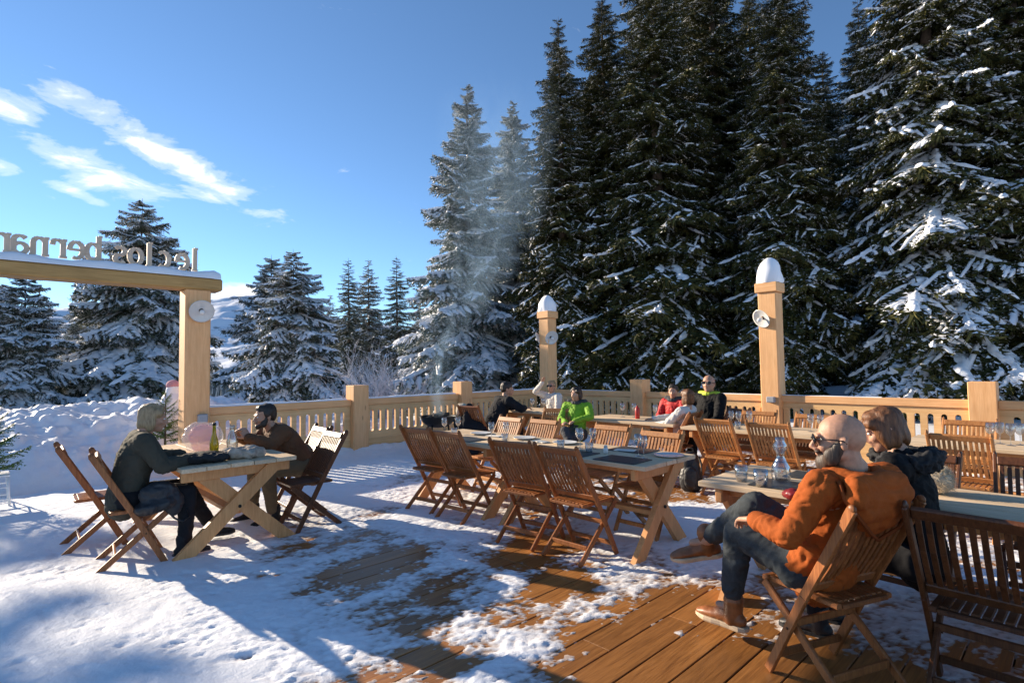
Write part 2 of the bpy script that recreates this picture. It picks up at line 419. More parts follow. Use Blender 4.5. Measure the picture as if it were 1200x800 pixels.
hsn = nt.nodes.new('ShaderNodeHueSaturation'); hsn.inputs['Saturation'].default_value = .98; hsn.inputs['Hue'].default_value = .496; hsn.inputs['Value'].default_value = 1.3
nt.links.new(sky.outputs[0], hsn.inputs['Color'])
tc = nt.nodes.new('ShaderNodeTexCoord'); nrm = nt.nodes.new('ShaderNodeVectorMath'); nrm.operation = 'NORMALIZE'; nt.links.new(tc.outputs['Generated'], nrm.inputs[0])
sep = nt.nodes.new('ShaderNodeSeparateXYZ'); nt.links.new(nrm.outputs[0], sep.inputs[0])
az = mathn(nt, 'ARCTAN2', sep.outputs[0], sep.outputs[1]); el = mathn(nt, 'ARCSINE', sep.outputs[2])
cmb = nt.nodes.new('ShaderNodeCombineXYZ'); nt.links.new(az, cmb.inputs[0]); nt.links.new(el, cmb.inputs[1])
cm = nt.nodes.new('ShaderNodeMapping'); cm.vector_type = 'POINT'; nt.links.new(cmb.outputs[0], cm.inputs[0])
cm.inputs['Rotation'].default_value = (0, 0, math.radians(20)); cm.inputs['Scale'].default_value = (9, 26, 1)
cn = noise_tex(nt, 1.0, cm.outputs[0], 9, .62, .6)
cn2 = noise_tex(nt, 2.6, cm.outputs[0], 5, .6, .3)
def azel(px, py):
    d = ray(px, py); d = d / np.linalg.norm(d); return math.atan2(d[0], d[1]), math.asin(d[2])
tot = None
# (centre x, y in the photograph, half length, half height, tilt down to the right in the photograph, strength)
for (px, py, a, b, tilt, k) in ((118, 204, 125, 27, 14, 1.05), (205, 188, 130, 26, 24, 1.15), (0, 120, 66, 24, 12, 1.1), (-10, 190, 48, 20, 5, .95),
                            (95, 228, 50, 10, 20, .7), (275, 348, 52, 17, 0, 1.5), (160, 165, 60, 10, 18, .55), (-90, 230, 90, 40, 8, .9), (-220, 150, 120, 50, 8, .9)):
    A0, E0 = azel(px, py); A1, E1 = azel(px + 10, py)
    kx = (A1 - A0) / 10
    u = mathn(nt, 'SUBTRACT', az, A0); v = mathn(nt, 'SUBTRACT', el, E0); t = math.radians(-tilt)
    uu = mathn(nt, 'ADD', mathn(nt, 'MULTIPLY', u, math.cos(t)), mathn(nt, 'MULTIPLY', v, math.sin(t)))
    vv = mathn(nt, 'SUBTRACT', mathn(nt, 'MULTIPLY', v, math.cos(t)), mathn(nt, 'MULTIPLY', u, math.sin(t)))
    q = mathn(nt, 'ADD', mathn(nt, 'POWER', mathn(nt, 'DIVIDE', mathn(nt, 'ABSOLUTE', uu), a * kx), 2.0), mathn(nt, 'POWER', mathn(nt, 'DIVIDE', mathn(nt, 'ABSOLUTE', vv), b * kx), 2.0))
    g = mathn(nt, 'MULTIPLY', mathn(nt, 'EXPONENT', mathn(nt, 'MULTIPLY', q, -1.0)), k)
    tot = g if tot is None else mathn(nt, 'MAXIMUM', tot, g)
cl = mathn(nt, 'ADD', tot, mathn(nt, 'MULTIPLY_ADD', cn.outputs[0], 2.4, -1.72))
cl = mathn(nt, 'ADD', cl, mathn(nt, 'MULTIPLY_ADD', cn2.outputs[0], .7, -.35))
cr = ramp(nt, [(0.0, (0, 0, 0)), (.25, (.25, .25, .25)), (.75, (1, 1, 1))]); nt.links.new(mathn(nt, 'MULTIPLY_ADD', cl, .85, .06, True), cr.inputs[0])
cr.color_ramp.interpolation = 'EASE'
skyc = mixc(nt, mathn(nt, 'MULTIPLY', cr.outputs[0], .93), hsn.outputs[0], (9.6, 9.4, 9.3))
nt.links.new(skyc, bg.inputs[0]); bg.inputs[1].default_value = .078
scene.view_settings.view_transform = 'Standard'; scene.view_settings.look = 'None'; scene.view_settings.gamma = 1
scene.view_settings.exposure = 1.02
scene.render.engine = 'CYCLES'
scene.cycles.max_bounces = 8; scene.cycles.transparent_max_bounces = 12; scene.cycles.transmission_bounces = 8
scene.cycles.diffuse_bounces = 3; scene.cycles.glossy_bounces = 3
scene.cycles.sample_clamp_indirect = 6; scene.cycles.caustics_reflective = False; scene.cycles.caustics_refractive = False
scene.cycles.use_denoising = True

# ------------------------------------------------------------------ terrain
FAX = -9.2; FCY = 9.8                       # inner faces of the two balustrades
def terrain(x, y):
    r = np.hypot(x + 4, y - 5)
    z = -.12 - .010 * np.clip(r - 8, 0, None) ** 1.25
    z = z + .25 * fbm(x * .12, y * .12, 4) * np.clip((r - 8) / 10, 0, 1)
    # falls away to the valley on the left, lifts gently below the wood on the right
    left = np.clip((-x - 14) / 60, 0, 1); z = z - 9 * left ** 1.5
    right = np.clip((y - 13) / 40, 0, 1) * np.clip((x + 25) / 25, 0, 1); z = z + 3.5 * right
    return z
ax = np.concatenate([-np.geomspace(3000, 16, 60), np.linspace(-15.5, 6, 80), np.geomspace(6.5, 1500, 40)])
ay = np.concatenate([-np.geomspace(800, 8, 40), np.linspace(-7.5, 16, 80), np.geomspace(16.5, 3000, 60)])
GX, GY = np.meshgrid(ax, ay, indexing='ij')
TZ = np.clip(terrain(GX, GY), -70, None)
inside = (GX > FAX - .3) & (GY < FCY + .3); TZ = np.where(inside, -.12, TZ)
tag(grid_mesh('ground', ax, ay, TZ, MT['snow']), 'snow covered ground falling away beyond the terrace', kind='structure')

# snow banked up beyond the gateway and outside the left balustrade
bx = np.arange(-14.5, -9.42, .045); by = np.arange(-4, 8.5, .045); BX, BY = np.meshgrid(bx, by, indexing='ij')
top = np.interp(BY, [-4, 0, .9, 1.5, 2.3, 2.9, 4, 6, 8.5], [.84, .88, .95, .96, 1.02, 1.0, .9, .45, .1])
prof = np.interp(-BX, [9.5, 9.9, 10.5, 11.2, 12.3, 13.2, 14.5], [0, .20, .48, .74, 1.0, .9, 0])
BZ = -.15 + (top + .12) * prof ** .8 + np.sqrt(prof) * (.20 * fbm(BX * 1.3, BY * 1.3, 4) + .17 * np.abs(fbm(BX * 3.1, BY * 3.1, 4)) + .07 * np.abs(fbm(BX * 7.5, BY * 7.5, 3))) + .02 * fbm(BX * 6, BY * 6, 3)
tag(grid_mesh('snow_bank', bx, by, BZ, MT['snow']), 'lumpy ploughed snow bank beyond the gateway', kind='structure')

# ------------------------------------------------------------------ deck boards
mb = MB(); PW = .192; rr = random.Random(2)
x = -9.35
while x < 2.4:
    y = -3.2 + rr.random() * 1.5
    first = -3.5
    while first < 9.95:
        ln = rr.choice((2.4, 3.0, 3.6)); e = min(first + ln, 10.0)
        mb.box((x + PW / 2, (first + e) / 2, -.016 + rr.uniform(-.0012, .0012)), (PW - .007, e - first - .004, .032), None, .003); first = e
    x += PW
deck = tag(mb.build('deck', MT['deck']), 'orange brown wooden terrace boards', kind='structure')
tag(MB().box((-3.5, 3.2, -.085), (12.2, 13.8, .07)).build('deck_base', MT['bark']), 'dark joist layer under the terrace boards', kind='structure')

# snow lying on the deck: thickness field, open where the boards show
ctl = [  # (picture x, y, cover) : 0 bare boards, 1 unbroken snow
 (0,600,1),(60,640,1),(0,720,1),(100,760,1),(200,700,1),(300,720,1),(250,790,1),(60,800,1),(200,640,1),(120,600,1),(280,600,1),
 (330,600,.82),(390,600,.66),(420,630,.50),(350,650,.56),(300,680,.88),(330,720,.84),(380,690,.62),(430,680,.52),(470,650,.56),(450,600,.60),
 (410,712,.45),(400,755,.80),(470,735,.50),(520,660,.74),(500,700,.58),(480,700,.54),(540,690,.60),(440,790,.52),(520,775,.38),(580,790,.82),(560,740,.70),(545,700,.62),
 (470,585,.82),(430,560,.90),(400,540,1),(380,590,.95),(480,560,.60),(450,540,.7),(520,620,.78),(480,610,.88),(560,640,.66),
 (590,690,.72),(600,720,.62),(640,640,.42),(600,655,.40),(640,690,.18),(680,690,.25),(620,760,.70),(650,790,.42),(600,790,.72),(640,730,.55),(680,720,.50),(700,740,.40),(740,790,.16),(760,720,.34),(800,720,.28),(820,790,.10),(880,780,.12),(930,790,.12),(780,750,.22),
 (740,660,.62),(700,660,.60),(780,670,.75),(720,690,.55),(800,640,.86),(840,660,.75),(760,620,.80),(700,600,.7),(820,600,.86),(850,600,.80),(760,580,.40),(830,585,.4),(700,560,.5),(600,600,.62),(540,600,.7),(640,600,.6),
 (900,720,.42),(950,740,.35),(940,700,.45),(1040,640,.55),(1060,680,.72),(1050,720,.66),(1070,760,.55),(1020,700,.6),(1150,700,.6),(1180,660,.6),(1150,780,.45),
 (860,560,.5),(900,540,.5),(1000,560,.5),(600,540,.6),(560,520,.8),(650,520,.6),(800,540,.5),(1150,560,.5)]
pts = []; val = []
for (px, py, c) in ctl:
    g = gp(px, py); pts.append(g[:2]); val.append(c)
for (q, c) in (((-9, 9), .8), ((-5, 9.4), .7), ((-1, 9.5), .6), ((1, 7), .5), ((1, 2), .4), ((-1, -1), .6), ((-9, -1), 1), ((-5, -2), 1), ((0, 0), .5), ((-1.2, 1.2), .6)): pts.append(np.array(q)); val.append(c)
pts = np.array(pts); val = np.array(val)
sx = np.arange(-9.36, 1.6, .0165); sy = np.arange(-1.2, 9.86, .0165); SX, SY = np.meshgrid(sx, sy, indexing='ij')
# interpolate the cover on a coarse grid, then sample it
cx = np.arange(-9.8, 2.4, .08); cy = np.arange(-1.8, 10.4, .08); CX, CY = np.meshgrid(cx, cy, indexing='ij')
num = 0; den = 0
for (p, c) in zip(pts, val):
    d2 = (CX - p[0]) ** 2 + (CY - p[1]) ** 2; wgt = 1 / (d2 + .012) ** 1.6; num = num + wgt * c; den = den + wgt
CV = num / den
fx = (SX - cx[0]) / .08; fy = (SY - cy[0]) / .08; ix = fx.astype(int); iy = fy.astype(int); fx -= ix; fy -= iy
COV = CV[ix, iy] * (1 - fx) * (1 - fy) + CV[ix + 1, iy] * fx * (1 - fy) + CV[ix, iy + 1] * (1 - fx) * fy + CV[ix + 1, iy + 1] * fx * fy
n_ = .5 + .40 * fbm(SX * 1.9, SY * 1.5, 3) + .40 * fbm(SX * 8, SY * 5.5, 5, gain=.66) + .26 * fbm(SX * 34, SY * 22, 3)
mid_ = np.exp(-((SX + 3.6) ** 2 / 2.6 + (SY - 2.2) ** 2 / 1.6))
thick = (COV * 1.08 - .05 - .12 * mid_ - n_ * .92)
H_ = np.clip(thick * .055, -.02, .022)
tread = .0065 * fbm(SX * 3.2, SY * 3.2, 4) + .0045 * fbm(SX * 13, SY * 13, 4, gain=.6) + .0022 * fbm(SX * 45, SY * 45, 2)
full = np.clip(COV * 1.4 - .9, 0, 1)
# footprints trodden into the open snow
fr = np.random.default_rng(11); dent = np.zeros_like(SX)
for k in range(260):
    px_, py_ = fr.uniform(-8.8, -2.2), fr.uniform(-.6, 3.6)
    a = fr.uniform(0, PI); i0 = int((px_ + 9.36) / .0165); j0 = int((py_ + 1.2) / .0165); r_ = 14
    i1, i2, j1, j2 = max(0, i0 - r_), i0 + r_, max(0, j0 - r_), j0 + r_
    dx = SX[i1:i2, j1:j2] - px_; dy = SY[i1:i2, j1:j2] - py_
    u = (dx * math.cos(a) + dy * math.sin(a)) / .13; v = (-dx * math.sin(a) + dy * math.cos(a)) / .05
    q = u ** 4 + v ** 4; dent[i1:i2, j1:j2] += -fr.uniform(.3, 1) * .016 * np.exp(-q) + .004 * np.exp(-(q - 1.2) ** 2 * 2)
Hf = H_ + tread * (.35 + .65 * full) * np.clip(thick * 8, 0, 1) + dent * full + .006 * full
# deeper, drifted at the foot of the left balustrade
Hf = Hf + .13 * np.exp(-np.clip(SX + 9.15, 0, None) / .28) * np.clip((SY - 2.3) / .6, 0, 1) * (1 + .5 * fbm(SX * 2, SY * 2.4, 3))
snow = grid_mesh('snow', sx, sy, Hf, MT['snow_deck'], keep=(Hf > -.0005), attrs={'thickness': Hf})
tag(snow, 'thin trodden snow lying on the terrace boards', kind='structure')
# ------------------------------------------------------------------ balustrades, posts, gateway
def baluster_panel(L, h0=.0, slot_lo=.40, slot_hi=.79, top=.88, pitch=.157, slot=.072):
    """a wall of boards with round-headed slots, length L along local x, thickness .05; returns polygons (x, z) to extrude"""
    mb = MB(); n = int((L - .06) / pitch); m0 = (L - n * pitch) / 2; t = .028
    def slab(x0, x1, z0, z1): mb.box(((x0 + x1) / 2, 0, (z0 + z1) / 2), (x1 - x0, 2 * t, z1 - z0), None, 0)
    slab(0, L, h0, .135); slab(0, L, .138, .268); slab(0, L, .271, slot_lo)
    # uprights with rounded slot heads
    rad = slot / 2
    for k in range(n + 1):
        xc = m0 + k * pitch                     # centre of the upright
        x0 = max(0, xc - (pitch - slot) / 2) if k else 0; x1 = min(L, xc + (pitch - slot) / 2) if k < n else L
        slab(x0, x1, slot_lo, slot_hi)
    for k in range(n):
        xs = m0 + k * pitch + (pitch - slot) / 2; c = xs + rad; seg = 6
        for (zc, sg) in ((slot_hi - rad, 1), (slot_lo + rad, -1)):   # filled corners give the slot its round ends
            for side in (-1, 1):
                poly = [(c + side * rad, zc)] + [(c + side * rad * math.cos(a), zc + sg * rad * math.sin(a)) for a in [PI / 2 * i / seg for i in range(1, seg + 1)]] + [(c + side * rad, zc + sg * rad)]
                m = len(poly); vs = [(p[0], -t, p[1]) for p in poly] + [(p[0], t, p[1]) for p in poly]
                fs = [tuple(range(m)), tuple(range(2 * m - 1, m - 1, -1))] + [(i, (i + 1) % m, (i + 1) % m + m, i + m) for i in range(m)]
                mb.add(vs, fs)
    slab(0, L, slot_hi, top)
    return mb
def place(o, loc, rz): o.location = loc; o.rotation_euler = (0, 0, rz); return o
def snow_strip(L, w, h, seed, step=.06):
    r = np.random.default_rng(seed); mb = MB(); n = max(3, int(L / step)); ns = 7; vs = []; fs = []
    for i in range(n + 1):
        x = L * i / n; hh = h * (.7 + .6 * float(fbm(np.array([x * 2.1 + seed]), np.array([seed * 1.7]), 4)[0])); hh = max(.004, hh) * (0.75 if i in (0, n) else 1)
        for k in range(ns):
            a = PI * k / (ns - 1); q = float(perlin(np.array([x * 5 + k * 3.1]), np.array([seed + k * 2.2]))[0]) * .15
            vs.append((x, -math.cos(a) * w / 2 * (1 + q * .5), (abs(math.sin(a)) ** .55) * hh * (1 + q)))
    for i in range(n):
        for k in range(ns - 1): fs.append((i * ns + k, i * ns + k + 1, (i + 1) * ns + k + 1, (i + 1) * ns + k))
    return mb.add(vs, fs, True)
def fence(name, label, along, fixed, posts, ends, side):
    """along 'y' (left run) or 'x' (back run); posts: short post centres; ends: run limits; side: which way the inner face looks"""
    root = thing(name, label, 'balustrade', (fixed, ends[0], 0) if along == 'y' else (ends[0], fixed, 0))
    o3 = root.location
    rz = PI / 2 if along == 'y' else 0
    tm = MT['timber_x']
    edges = [ends[0]] + [v for p in posts for v in (p - .15, p + .15)] + [ends[1]]
    for i in range(0, len(edges), 2):
        a, b = edges[i], edges[i + 1]; L = b - a
        if L < .05: continue
        off = a - ends[0]
        pos = (0, off, 0) if along == 'y' else (off, 0, 0)
        place(baluster_panel(L - .004).build('slotted_panel', MT['timber_p'], root), pos, rz)
        rl = MB().box((L / 2, 0, .943), (L - .004, .115, .115), None, .006).build('top_rail', tm, root); place(rl, pos, rz)
        sc = snow_strip(L * (.96 if along == 'y' else .5), .11, .035 if along == 'y' else .012, int(a * 7) % 17 + 2).build('snow_cover', MT['treesnow'], rl); place(sc, (.02 if along == 'y' else L * .3, .01, 1.0005), 0)
    for p in posts:
        off = p - ends[0]; pos = (0, off, 0) if along == 'y' else (off, 0, 0)
        hh = 1.25
        mbp = MB(); mbp.box((0, 0, hh / 2), (.30, .30, hh), None, .008)
        place(mbp.build('post', MT['timber_z'], root), pos, 0)
    return root
MT['timber_p'] = wood('pale_panel_timber', (.66, .37, .145), (.80, .52, .25), (0.8, 16, 16), .6, .2, True, .1)
# inner faces sit at FAX / FCY: the boards' middles are .03 beyond
fence('left_balustrade', 'pale timber balustrade along the left, round-headed slots, snow drifted at its foot', 'y', FAX - .05, [5.0, 7.45], (2.5, 9.72), 1)
fence('back_balustrade', 'pale sunlit timber balustrade with upright slots along the back, in front of the dark wood', 'x', FCY + .05, [-6.42, -1.0, 1.7], (-8.88, 4.2), -1)

def lamp(parent, c, facing, scale=1.0):
    """enamel dish lamp on a short arm: dish opening looks along 'facing'"""
    f = Vector(facing).normalized(); R = f.to_track_quat('Z', 'Y').to_matrix()
    c = Vector(c)
    arm = MB(); arm.tube([c - f * .0 + Vector((0, 0, 0)), c - f * .10], .016 * scale, 8); arm.ell(c - f * .045, (.035 * scale,) * 3, None, 12, 8)
    l = arm.build('lamp', MT['bronze'], parent)
    dish = MB().lathe([(.03, -.045), (.08, -.038), (.150, -.008), (.168, .010), (.150, .001), (.08, -.028), (.025, -.034)], c, 28, R)
    dish.build('lamp_dish', MT['enamel'], l)
    b = MB(); b.lathe([(.016, -.03), (.02, .01), (.034, .04), (.036, .062), (.024, .088), (0, .096)], c, 14, R); b.build('bulb', MT['china'], l)
def lamp_post(x, y, label, lamps, box=None, hh=2.9, snow_h=.42, seed=1):
    r = thing('lamp_post', label, 'post', (x, y, 0), 0, 'tall timber lamp posts with snow caps')
    MB().box((0, 0, (hh - .17) / 2), (.30, .30, hh - .17), None, .012).build('post', MT['timber_z'], r)
    MB().box((0, 0, hh - .085 + .001), (.37, .37, .168), None, .012).build('post_cap', MT['timber_x'], r)
    rs = random.Random(seed); s = MB(); n = 22; prof = [(.178, 0), (.190, .04), (.192, .12), (.182, .20), (.162, .275), (.130, .34), (.090, .39), (.045, .42), (0, .428)]
    vs = []; fs = []
    for i, (rad, z) in enumerate(prof):
        for k in range(n):
            a = 2 * PI * k / n; sq = 1 / max(abs(math.cos(a)), abs(math.sin(a))); q = (1 - z / .43) ** 1.5
            rr = rad * (1 + (min(sq, 1.22) - 1) * q) * (1 + .16 * mnoise.noise(Vector((math.cos(a) * 1.6 + seed, math.sin(a) * 1.6, z * 7))))
            vs.append((rr * math.cos(a) + .03 * z * (1 if seed == 1 else .2), rr * math.sin(a), hh + z * snow_h / .43 - .002))
    for i in range(len(prof) - 1):
        for k in range(n): fs.append((i * n + k, i * n + (k + 1) % n, (i + 1) * n + (k + 1) % n, (i + 1) * n + k))
    s.add(vs, fs, True).build('snow_cap', MT['treesnow'], r)
    for (c, f) in lamps: lamp(r, c, f)
    if box:
        MB().box(box, (.13, .09, .10), None, .012).build('junction_box', MT['grey_box'], r)
    return r
lamp_post(-8.98, 9.87, 'far timber lamp post with two dish lamps and a pointed snow cap', [((-.20, -.10, 2.22 ), (-.9, -.45, -.35)), ((.21, -.10, 2.22), (.9, -.35, -.35))], None, 2.86, .40, 2)
lamp_post(-3.76, 9.84, 'near timber lamp post with one dish lamp and a rounded snow cap, behind the tables', [((-.06, -.24, 2.30), (-.35, -.9, -.45))], (.03, -.19, .93), 2.92, .45, 1)

# gateway
gw = thing('entrance_gateway', 'timber gateway with a snow topped beam carrying cut-out letters at the left', 'gateway', (-9.2, 2.33, 0))
MB().box((-.0, 0, 1.372), (.32, .34, 2.744), None, .014).build('post', MT['timber_z'], gw)
MB().box((0, -4.4, 1.372), (.32, .34, 2.744), None, .014).build('post', MT['timber_z'], gw)
bm_ = MB(); bm_.box((0, -2.25, 2.837), (.34, 5.15, .182), None, .02); beam = bm_.build('beam', MT['timber_old'], gw)
ss = snow_strip(5.1, .36, .17, 5, .07).build('snow_cover', MT['treesnow'], beam); place(ss, (.0, -4.8, 2.925), PI / 2)
lamp(gw, (.25, .02, 2.42), (.95, -.1, -.35), 1)
MB().box((.20, .06, .86), (.08, .13, .12), None, .012).build('junction_box', MT['grey_box'], gw)

# lettering: pen strokes, thick where they run upright, thin where they run level
def arc(cx, cy, rx, ry, a0, a1, n=12): return [(cx + rx * math.cos(math.radians(a0 + (a1 - a0) * i / n)), cy + ry * math.sin(math.radians(a0 + (a1 - a0) * i / n))) for i in range(n + 1)]
GL = {  # x-height 1, strokes as point lists (x to the right as one reads)
 'l': [[(.0, 0), (.0, 1.40)], [(-.14, 1.40), (.02, 1.40)], [(-.12, .03), (.14, .03)]],
 'e': [arc(.30, .5, .26, .47, 0, 300), [(.04, .52), (.56, .52)], ],
 'c': [arc(.30, .5, .26, .47, 50, 310)],
 'o': [arc(.30, .5, .26, .47, 0, 360, 20)],
 's': [arc(.27, .73, .20, .24, 35, 250, 10) + arc(.27, .27, .21, .25, 70, -145, 10)],
 'b': [[(.05, 0), (.05, 1.40)], [(-.08, 1.40), (.07, 1.40)], arc(.28, .5, .26, .47, 160, -160, 16)],
 'r': [[(.08, 0), (.08, .98)], [(-.06, .97), (.1, .97)], arc(.30, .70, .22, .26, 160, 40, 6), [(.46, .86), (.48, .70)], [(-.06, .03), (.22, .03)]],
 'n': [[(.08, 0), (.08, .98)], [(-.06, .97), (.1, .97)], arc(.30, .68, .22, .28, 160, 0, 8) + [(.52, 0)], [(-.06, .03), (.2, .03)], [(.42, .03), (.66, .03)]],
 'a': [arc(.28, .74, .22, .22, 150, 0, 7) + [(.50, 0)], arc(.28, .30, .24, .28, 40, 320, 12), [(.5, .03), (.62, .03)]],
 'd': [[(.52, 0), (.52, 1.40)], [(.38, 1.40), (.54, 1.40)], arc(.28, .5, .26, .47, 20, 340, 16)],
}
def letter(ch, size, y_start, z0, parent, x=.0):
    mb = MB(); kk_ = 0
    for st in GL[ch]:
        for i in range(len(st) - 1):
            (x0, y0), (x1, y1) = st[i], st[i + 1]; dx, dy = x1 - x0, y1 - y0; L = math.hypot(dx, dy)
            if L < 1e-6: continue
            wv = (.11 + .14 * abs(dy / L)) * size; ex = .03 * size / L
            a = (x0 - dx * ex, y0 - dy * ex); b = (x1 + dx * ex, y1 + dy * ex)
            p = Vector((x, y_start - a[0] * size * 1.15, z0 + a[1] * size)); q = Vector((x, y_start - b[0] * size * 1.15, z0 + b[1] * size))
            kk_ += 1; mb.bar(p, q, .044 + .0017 * kk_ % .02, wv, (0, (q - p).y and 0 or 0, 0) if False else (0, -(q - p).z, (q - p).y), 0)
    o = mb.build('letter', MT['timber_z2'], parent)
MT['timber_z2'] = wood('grey_cut_letter_timber', (.48, .37, .27), (.62, .50, .38), (12, 12, 1), .6, .2, False, .1)
sg = thing('sign_lettering', 'upright cut-out wooden letters reading le clos bernard, seen from behind on the gateway beam', 'sign', (-9.2, 2.33, 0))
for (ch, px) in (('l', 226.5), ('e', 219), ('c', 197), ('l', 173), ('o', 165), ('s', 146), ('b', 115), ('e', 96), ('r', 74), ('n', 53), ('a', 30), ('r', 8)):
    Y = gx(px, 300, -9.2)[1]
    letter(ch, .235, Y - 2.33 + .02, 3.045, sg)
letter('d', .235, gx(7, 300, -9.2)[1] - 2.33 - .195, 3.045, sg)

# ------------------------------------------------------------------ chairs
def make_chair(mk, mtop, label, scale=1.0):
    t = thing('folding_chair', label, 'chair'); T = MT[mk]; TT = MT[mtop]
    W = .22                                            # half width; local +y is the way the sitter looks, origin under the seat's middle
    # long stiles: front foot (y=+.20) up to the top of the back (y=-.29)
    def sty(z): return .21 - .48 * z / .92
    for s in (-1, 1):
        mb = MB()
        p = [(s * W, sty(0), 0), (s * W, sty(.44), .44), (s * W, sty(.92) - .012, .90)]
        mb.bar(p[0], p[1], .022, .048, (1, 0, 0), .004) if False else None
        for a, b in ((0, 1), (1, 2)):
            A_, B_ = Vector(p[a]), Vector(p[b]); d = (B_ - A_).normalized(); y = d.cross(Vector((1, 0, 0))).normalized()
            R = Matrix((Vector((1, 0, 0)), y, d)).transposed(); L = (B_ - A_).length
            mb.box((A_ + B_) / 2, (.022, .046, L + .008 * a), R, .005)
        mb.ell((s * W, sty(.92) - .012, .905), (.0115, .022, .022), None, 10, 6)
        mb.build('leg', T, t)
    # rear legs: from the seat's front down and back
    for s in (-1, 1):
        mb = MB(); A_, B_ = Vector((s * (W - .028), -.235, 0)), Vector((s * (W - .028), .245, .425)); d = (B_ - A_).normalized(); y = d.cross(Vector((1, 0, 0))).normalized()
        R = Matrix((Vector((1, 0, 0)), y, d)).transposed(); mb.box((A_ + B_) / 2, (.021, .044, (B_ - A_).length), R, .005); mb.build('leg', T, t)
        m2 = MB(); m2.tube([(s * (W + .013), .075, .26), (s * (W - .045), .075, .26)], .007, 8); m2.build('pivot_bolt', MT['bronze'], t)
    # stretchers
    mb = MB(); mb.box((0, sty(.10), .10), (2 * W - .022, .02, .036), None, .004); mb.build('stretcher', T, t)
    mb = MB(); mb.box((0, -.235 + .48 * .10 / .425, .11), (2 * W - .078, .02, .036), None, .004); mb.build('stretcher', T, t)
    mb = MB(); mb.box((0, sty(.28) - .0, .285), (2 * W - .022, .02, .036), None, .004); mb.build('stretcher', T, t)
    # seat: frame and slats running front to back
    seat = MB()
    for s in (-1, 1): seat.box((s * (W - .058), .045, .438), (.030, .41, .026), None, .005)
    seat.box((0, .243, .438), (2 * W - .052, .038, .028), None, .006); seat.box((0, -.150, .435), (2 * W - .146, .03, .022), None, .004)
    for k in range(8): seat.box((-.128 + k * .0366, .045, .447), (.030, .36, .012), None, .003)
    seat.build('seat', TT, t)
    # back: rails and bowed slats between the stiles
    br = MB(); A_ = lambda z: sty(z) + .004
    def railbox(z, h, th, m_):
        z1 = z + h / 2; z0 = z - h / 2; d = Vector((0, A_(z1) - A_(z0), h)).normalized(); y = d.cross(Vector((1, 0, 0))).normalized(); R = Matrix((Vector((1, 0, 0)), y, d)).transposed()
        m_.box((0, A_(z), z), (2 * W - .0225, th, h * 1.1), R, .005)
    mt = MB(); railbox(.868, .052, .026, mt); back = mt.build('backrest', TT, t)
    railbox(.495, .045, .024, br)
    ns = 11
    for k in range(ns):
        xx = -W + .034 + k * (2 * W - .068) / (ns - 1)
        ps = []
        for zz in (.512, .60, .69, .78, .848):
            bow = .018 * math.sin(PI * (zz - .5) / .37); ps.append((xx, A_(zz) - bow, zz))
        for a, b in zip(ps[:-1], ps[1:]):
            P, Q = Vector(a), Vector(b); d = (Q - P).normalized(); y = d.cross(Vector((1, 0, 0))).normalized(); R = Matrix((Vector((1, 0, 0)), y, d)).transposed()
            br.box((P + Q) / 2, (.0235, .011, (Q - P).length + .003), R, .002)
    br.build('back_slats', T, back)
    t.scale = (scale,) * 3
    return t
chairs = {'teak': make_chair('teak', 'teak', ''), 'light': make_chair('teak_light', 'teak_light', ''), 'dark': make_chair('teak_shade', 'teak_shade', '')}
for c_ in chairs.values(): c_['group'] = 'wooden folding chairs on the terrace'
_used = set()
CG = 'wooden folding chairs on the terrace'
def chair(x, y, deg, label, kind='teak', scale=1.0, group=None):
    """deg: the way the sitter looks, 0 = +Y, 90 = -X"""
    rz = math.radians(deg); g = group or CG
    if kind not in _used:
        _used.add(kind); c = chairs[kind]; c.location = (x, y, .006); c.rotation_euler = (0, 0, rz); c['label'] = label; c['group'] = g; c.scale = (scale,) * 3; return c
    return dup(chairs[kind], (x, y, .006), rz, label, g, (scale,) * 3)
# chair origin: back top lies .32 behind it
chair(-5.06, 3.66, 6, 'farthest left red-brown chair on the near side of the long table', 'teak')
chair(-4.52, 3.66, 4, 'second red-brown chair from the left on the near side of the long table', 'teak')
chair(-3.50, 3.57, 7, 'third chair from the left along the near side of the long table', 'teak')
chair(-2.95, 3.58, 0, 'chair on the near side of the long table nearest its right end trestle', 'teak')
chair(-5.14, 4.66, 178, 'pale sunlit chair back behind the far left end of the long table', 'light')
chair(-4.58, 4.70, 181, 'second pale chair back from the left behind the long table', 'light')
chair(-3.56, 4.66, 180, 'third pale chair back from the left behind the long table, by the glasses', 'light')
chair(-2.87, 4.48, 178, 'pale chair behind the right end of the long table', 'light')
# left picnic table
chair(-6.22, .80, -3, 'empty brown chair behind the woman at the left, the leftmost chair of all', 'teak')
chair(-5.47, .95, -7, 'brown chair the woman in the dark olive jacket sits on, side on', 'teak')
chair(-5.44, 2.42, 178, 'empty brown chair beside the bearded man, its back slats catching the sun', 'dark')  # shade-toned teak holds down the sun on this chair and the next
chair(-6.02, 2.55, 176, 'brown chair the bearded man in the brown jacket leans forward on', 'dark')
# second row
chair(-3.03, 6.42, -4, 'upright orange-brown slatted chair in front of the backpack, left of a pair', 'light')
chair(-2.40, 6.36, 0, 'orange-brown slatted chair right of the one by the backpack, behind the carafe', 'light')
chair(-3.08, 7.30, 180, 'pale chair beyond the second-row table, left of the near lamp post', 'light')
chair(-2.36, 7.20, 180, 'pale chair beyond the second-row table, right of the near lamp post', 'light')
chair(-.79, 6.36, -2, 'orange-brown slatted chair right of the black fur hood', 'light')
chair(-.90, 7.36, 180, 'pale chair beyond the right-hand back table, below the square post', 'light')
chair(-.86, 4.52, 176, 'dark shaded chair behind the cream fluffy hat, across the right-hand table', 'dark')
chair(-.22, 4.66, 184, 'dark shaded chair at the right edge, across the right-hand table', 'dark')
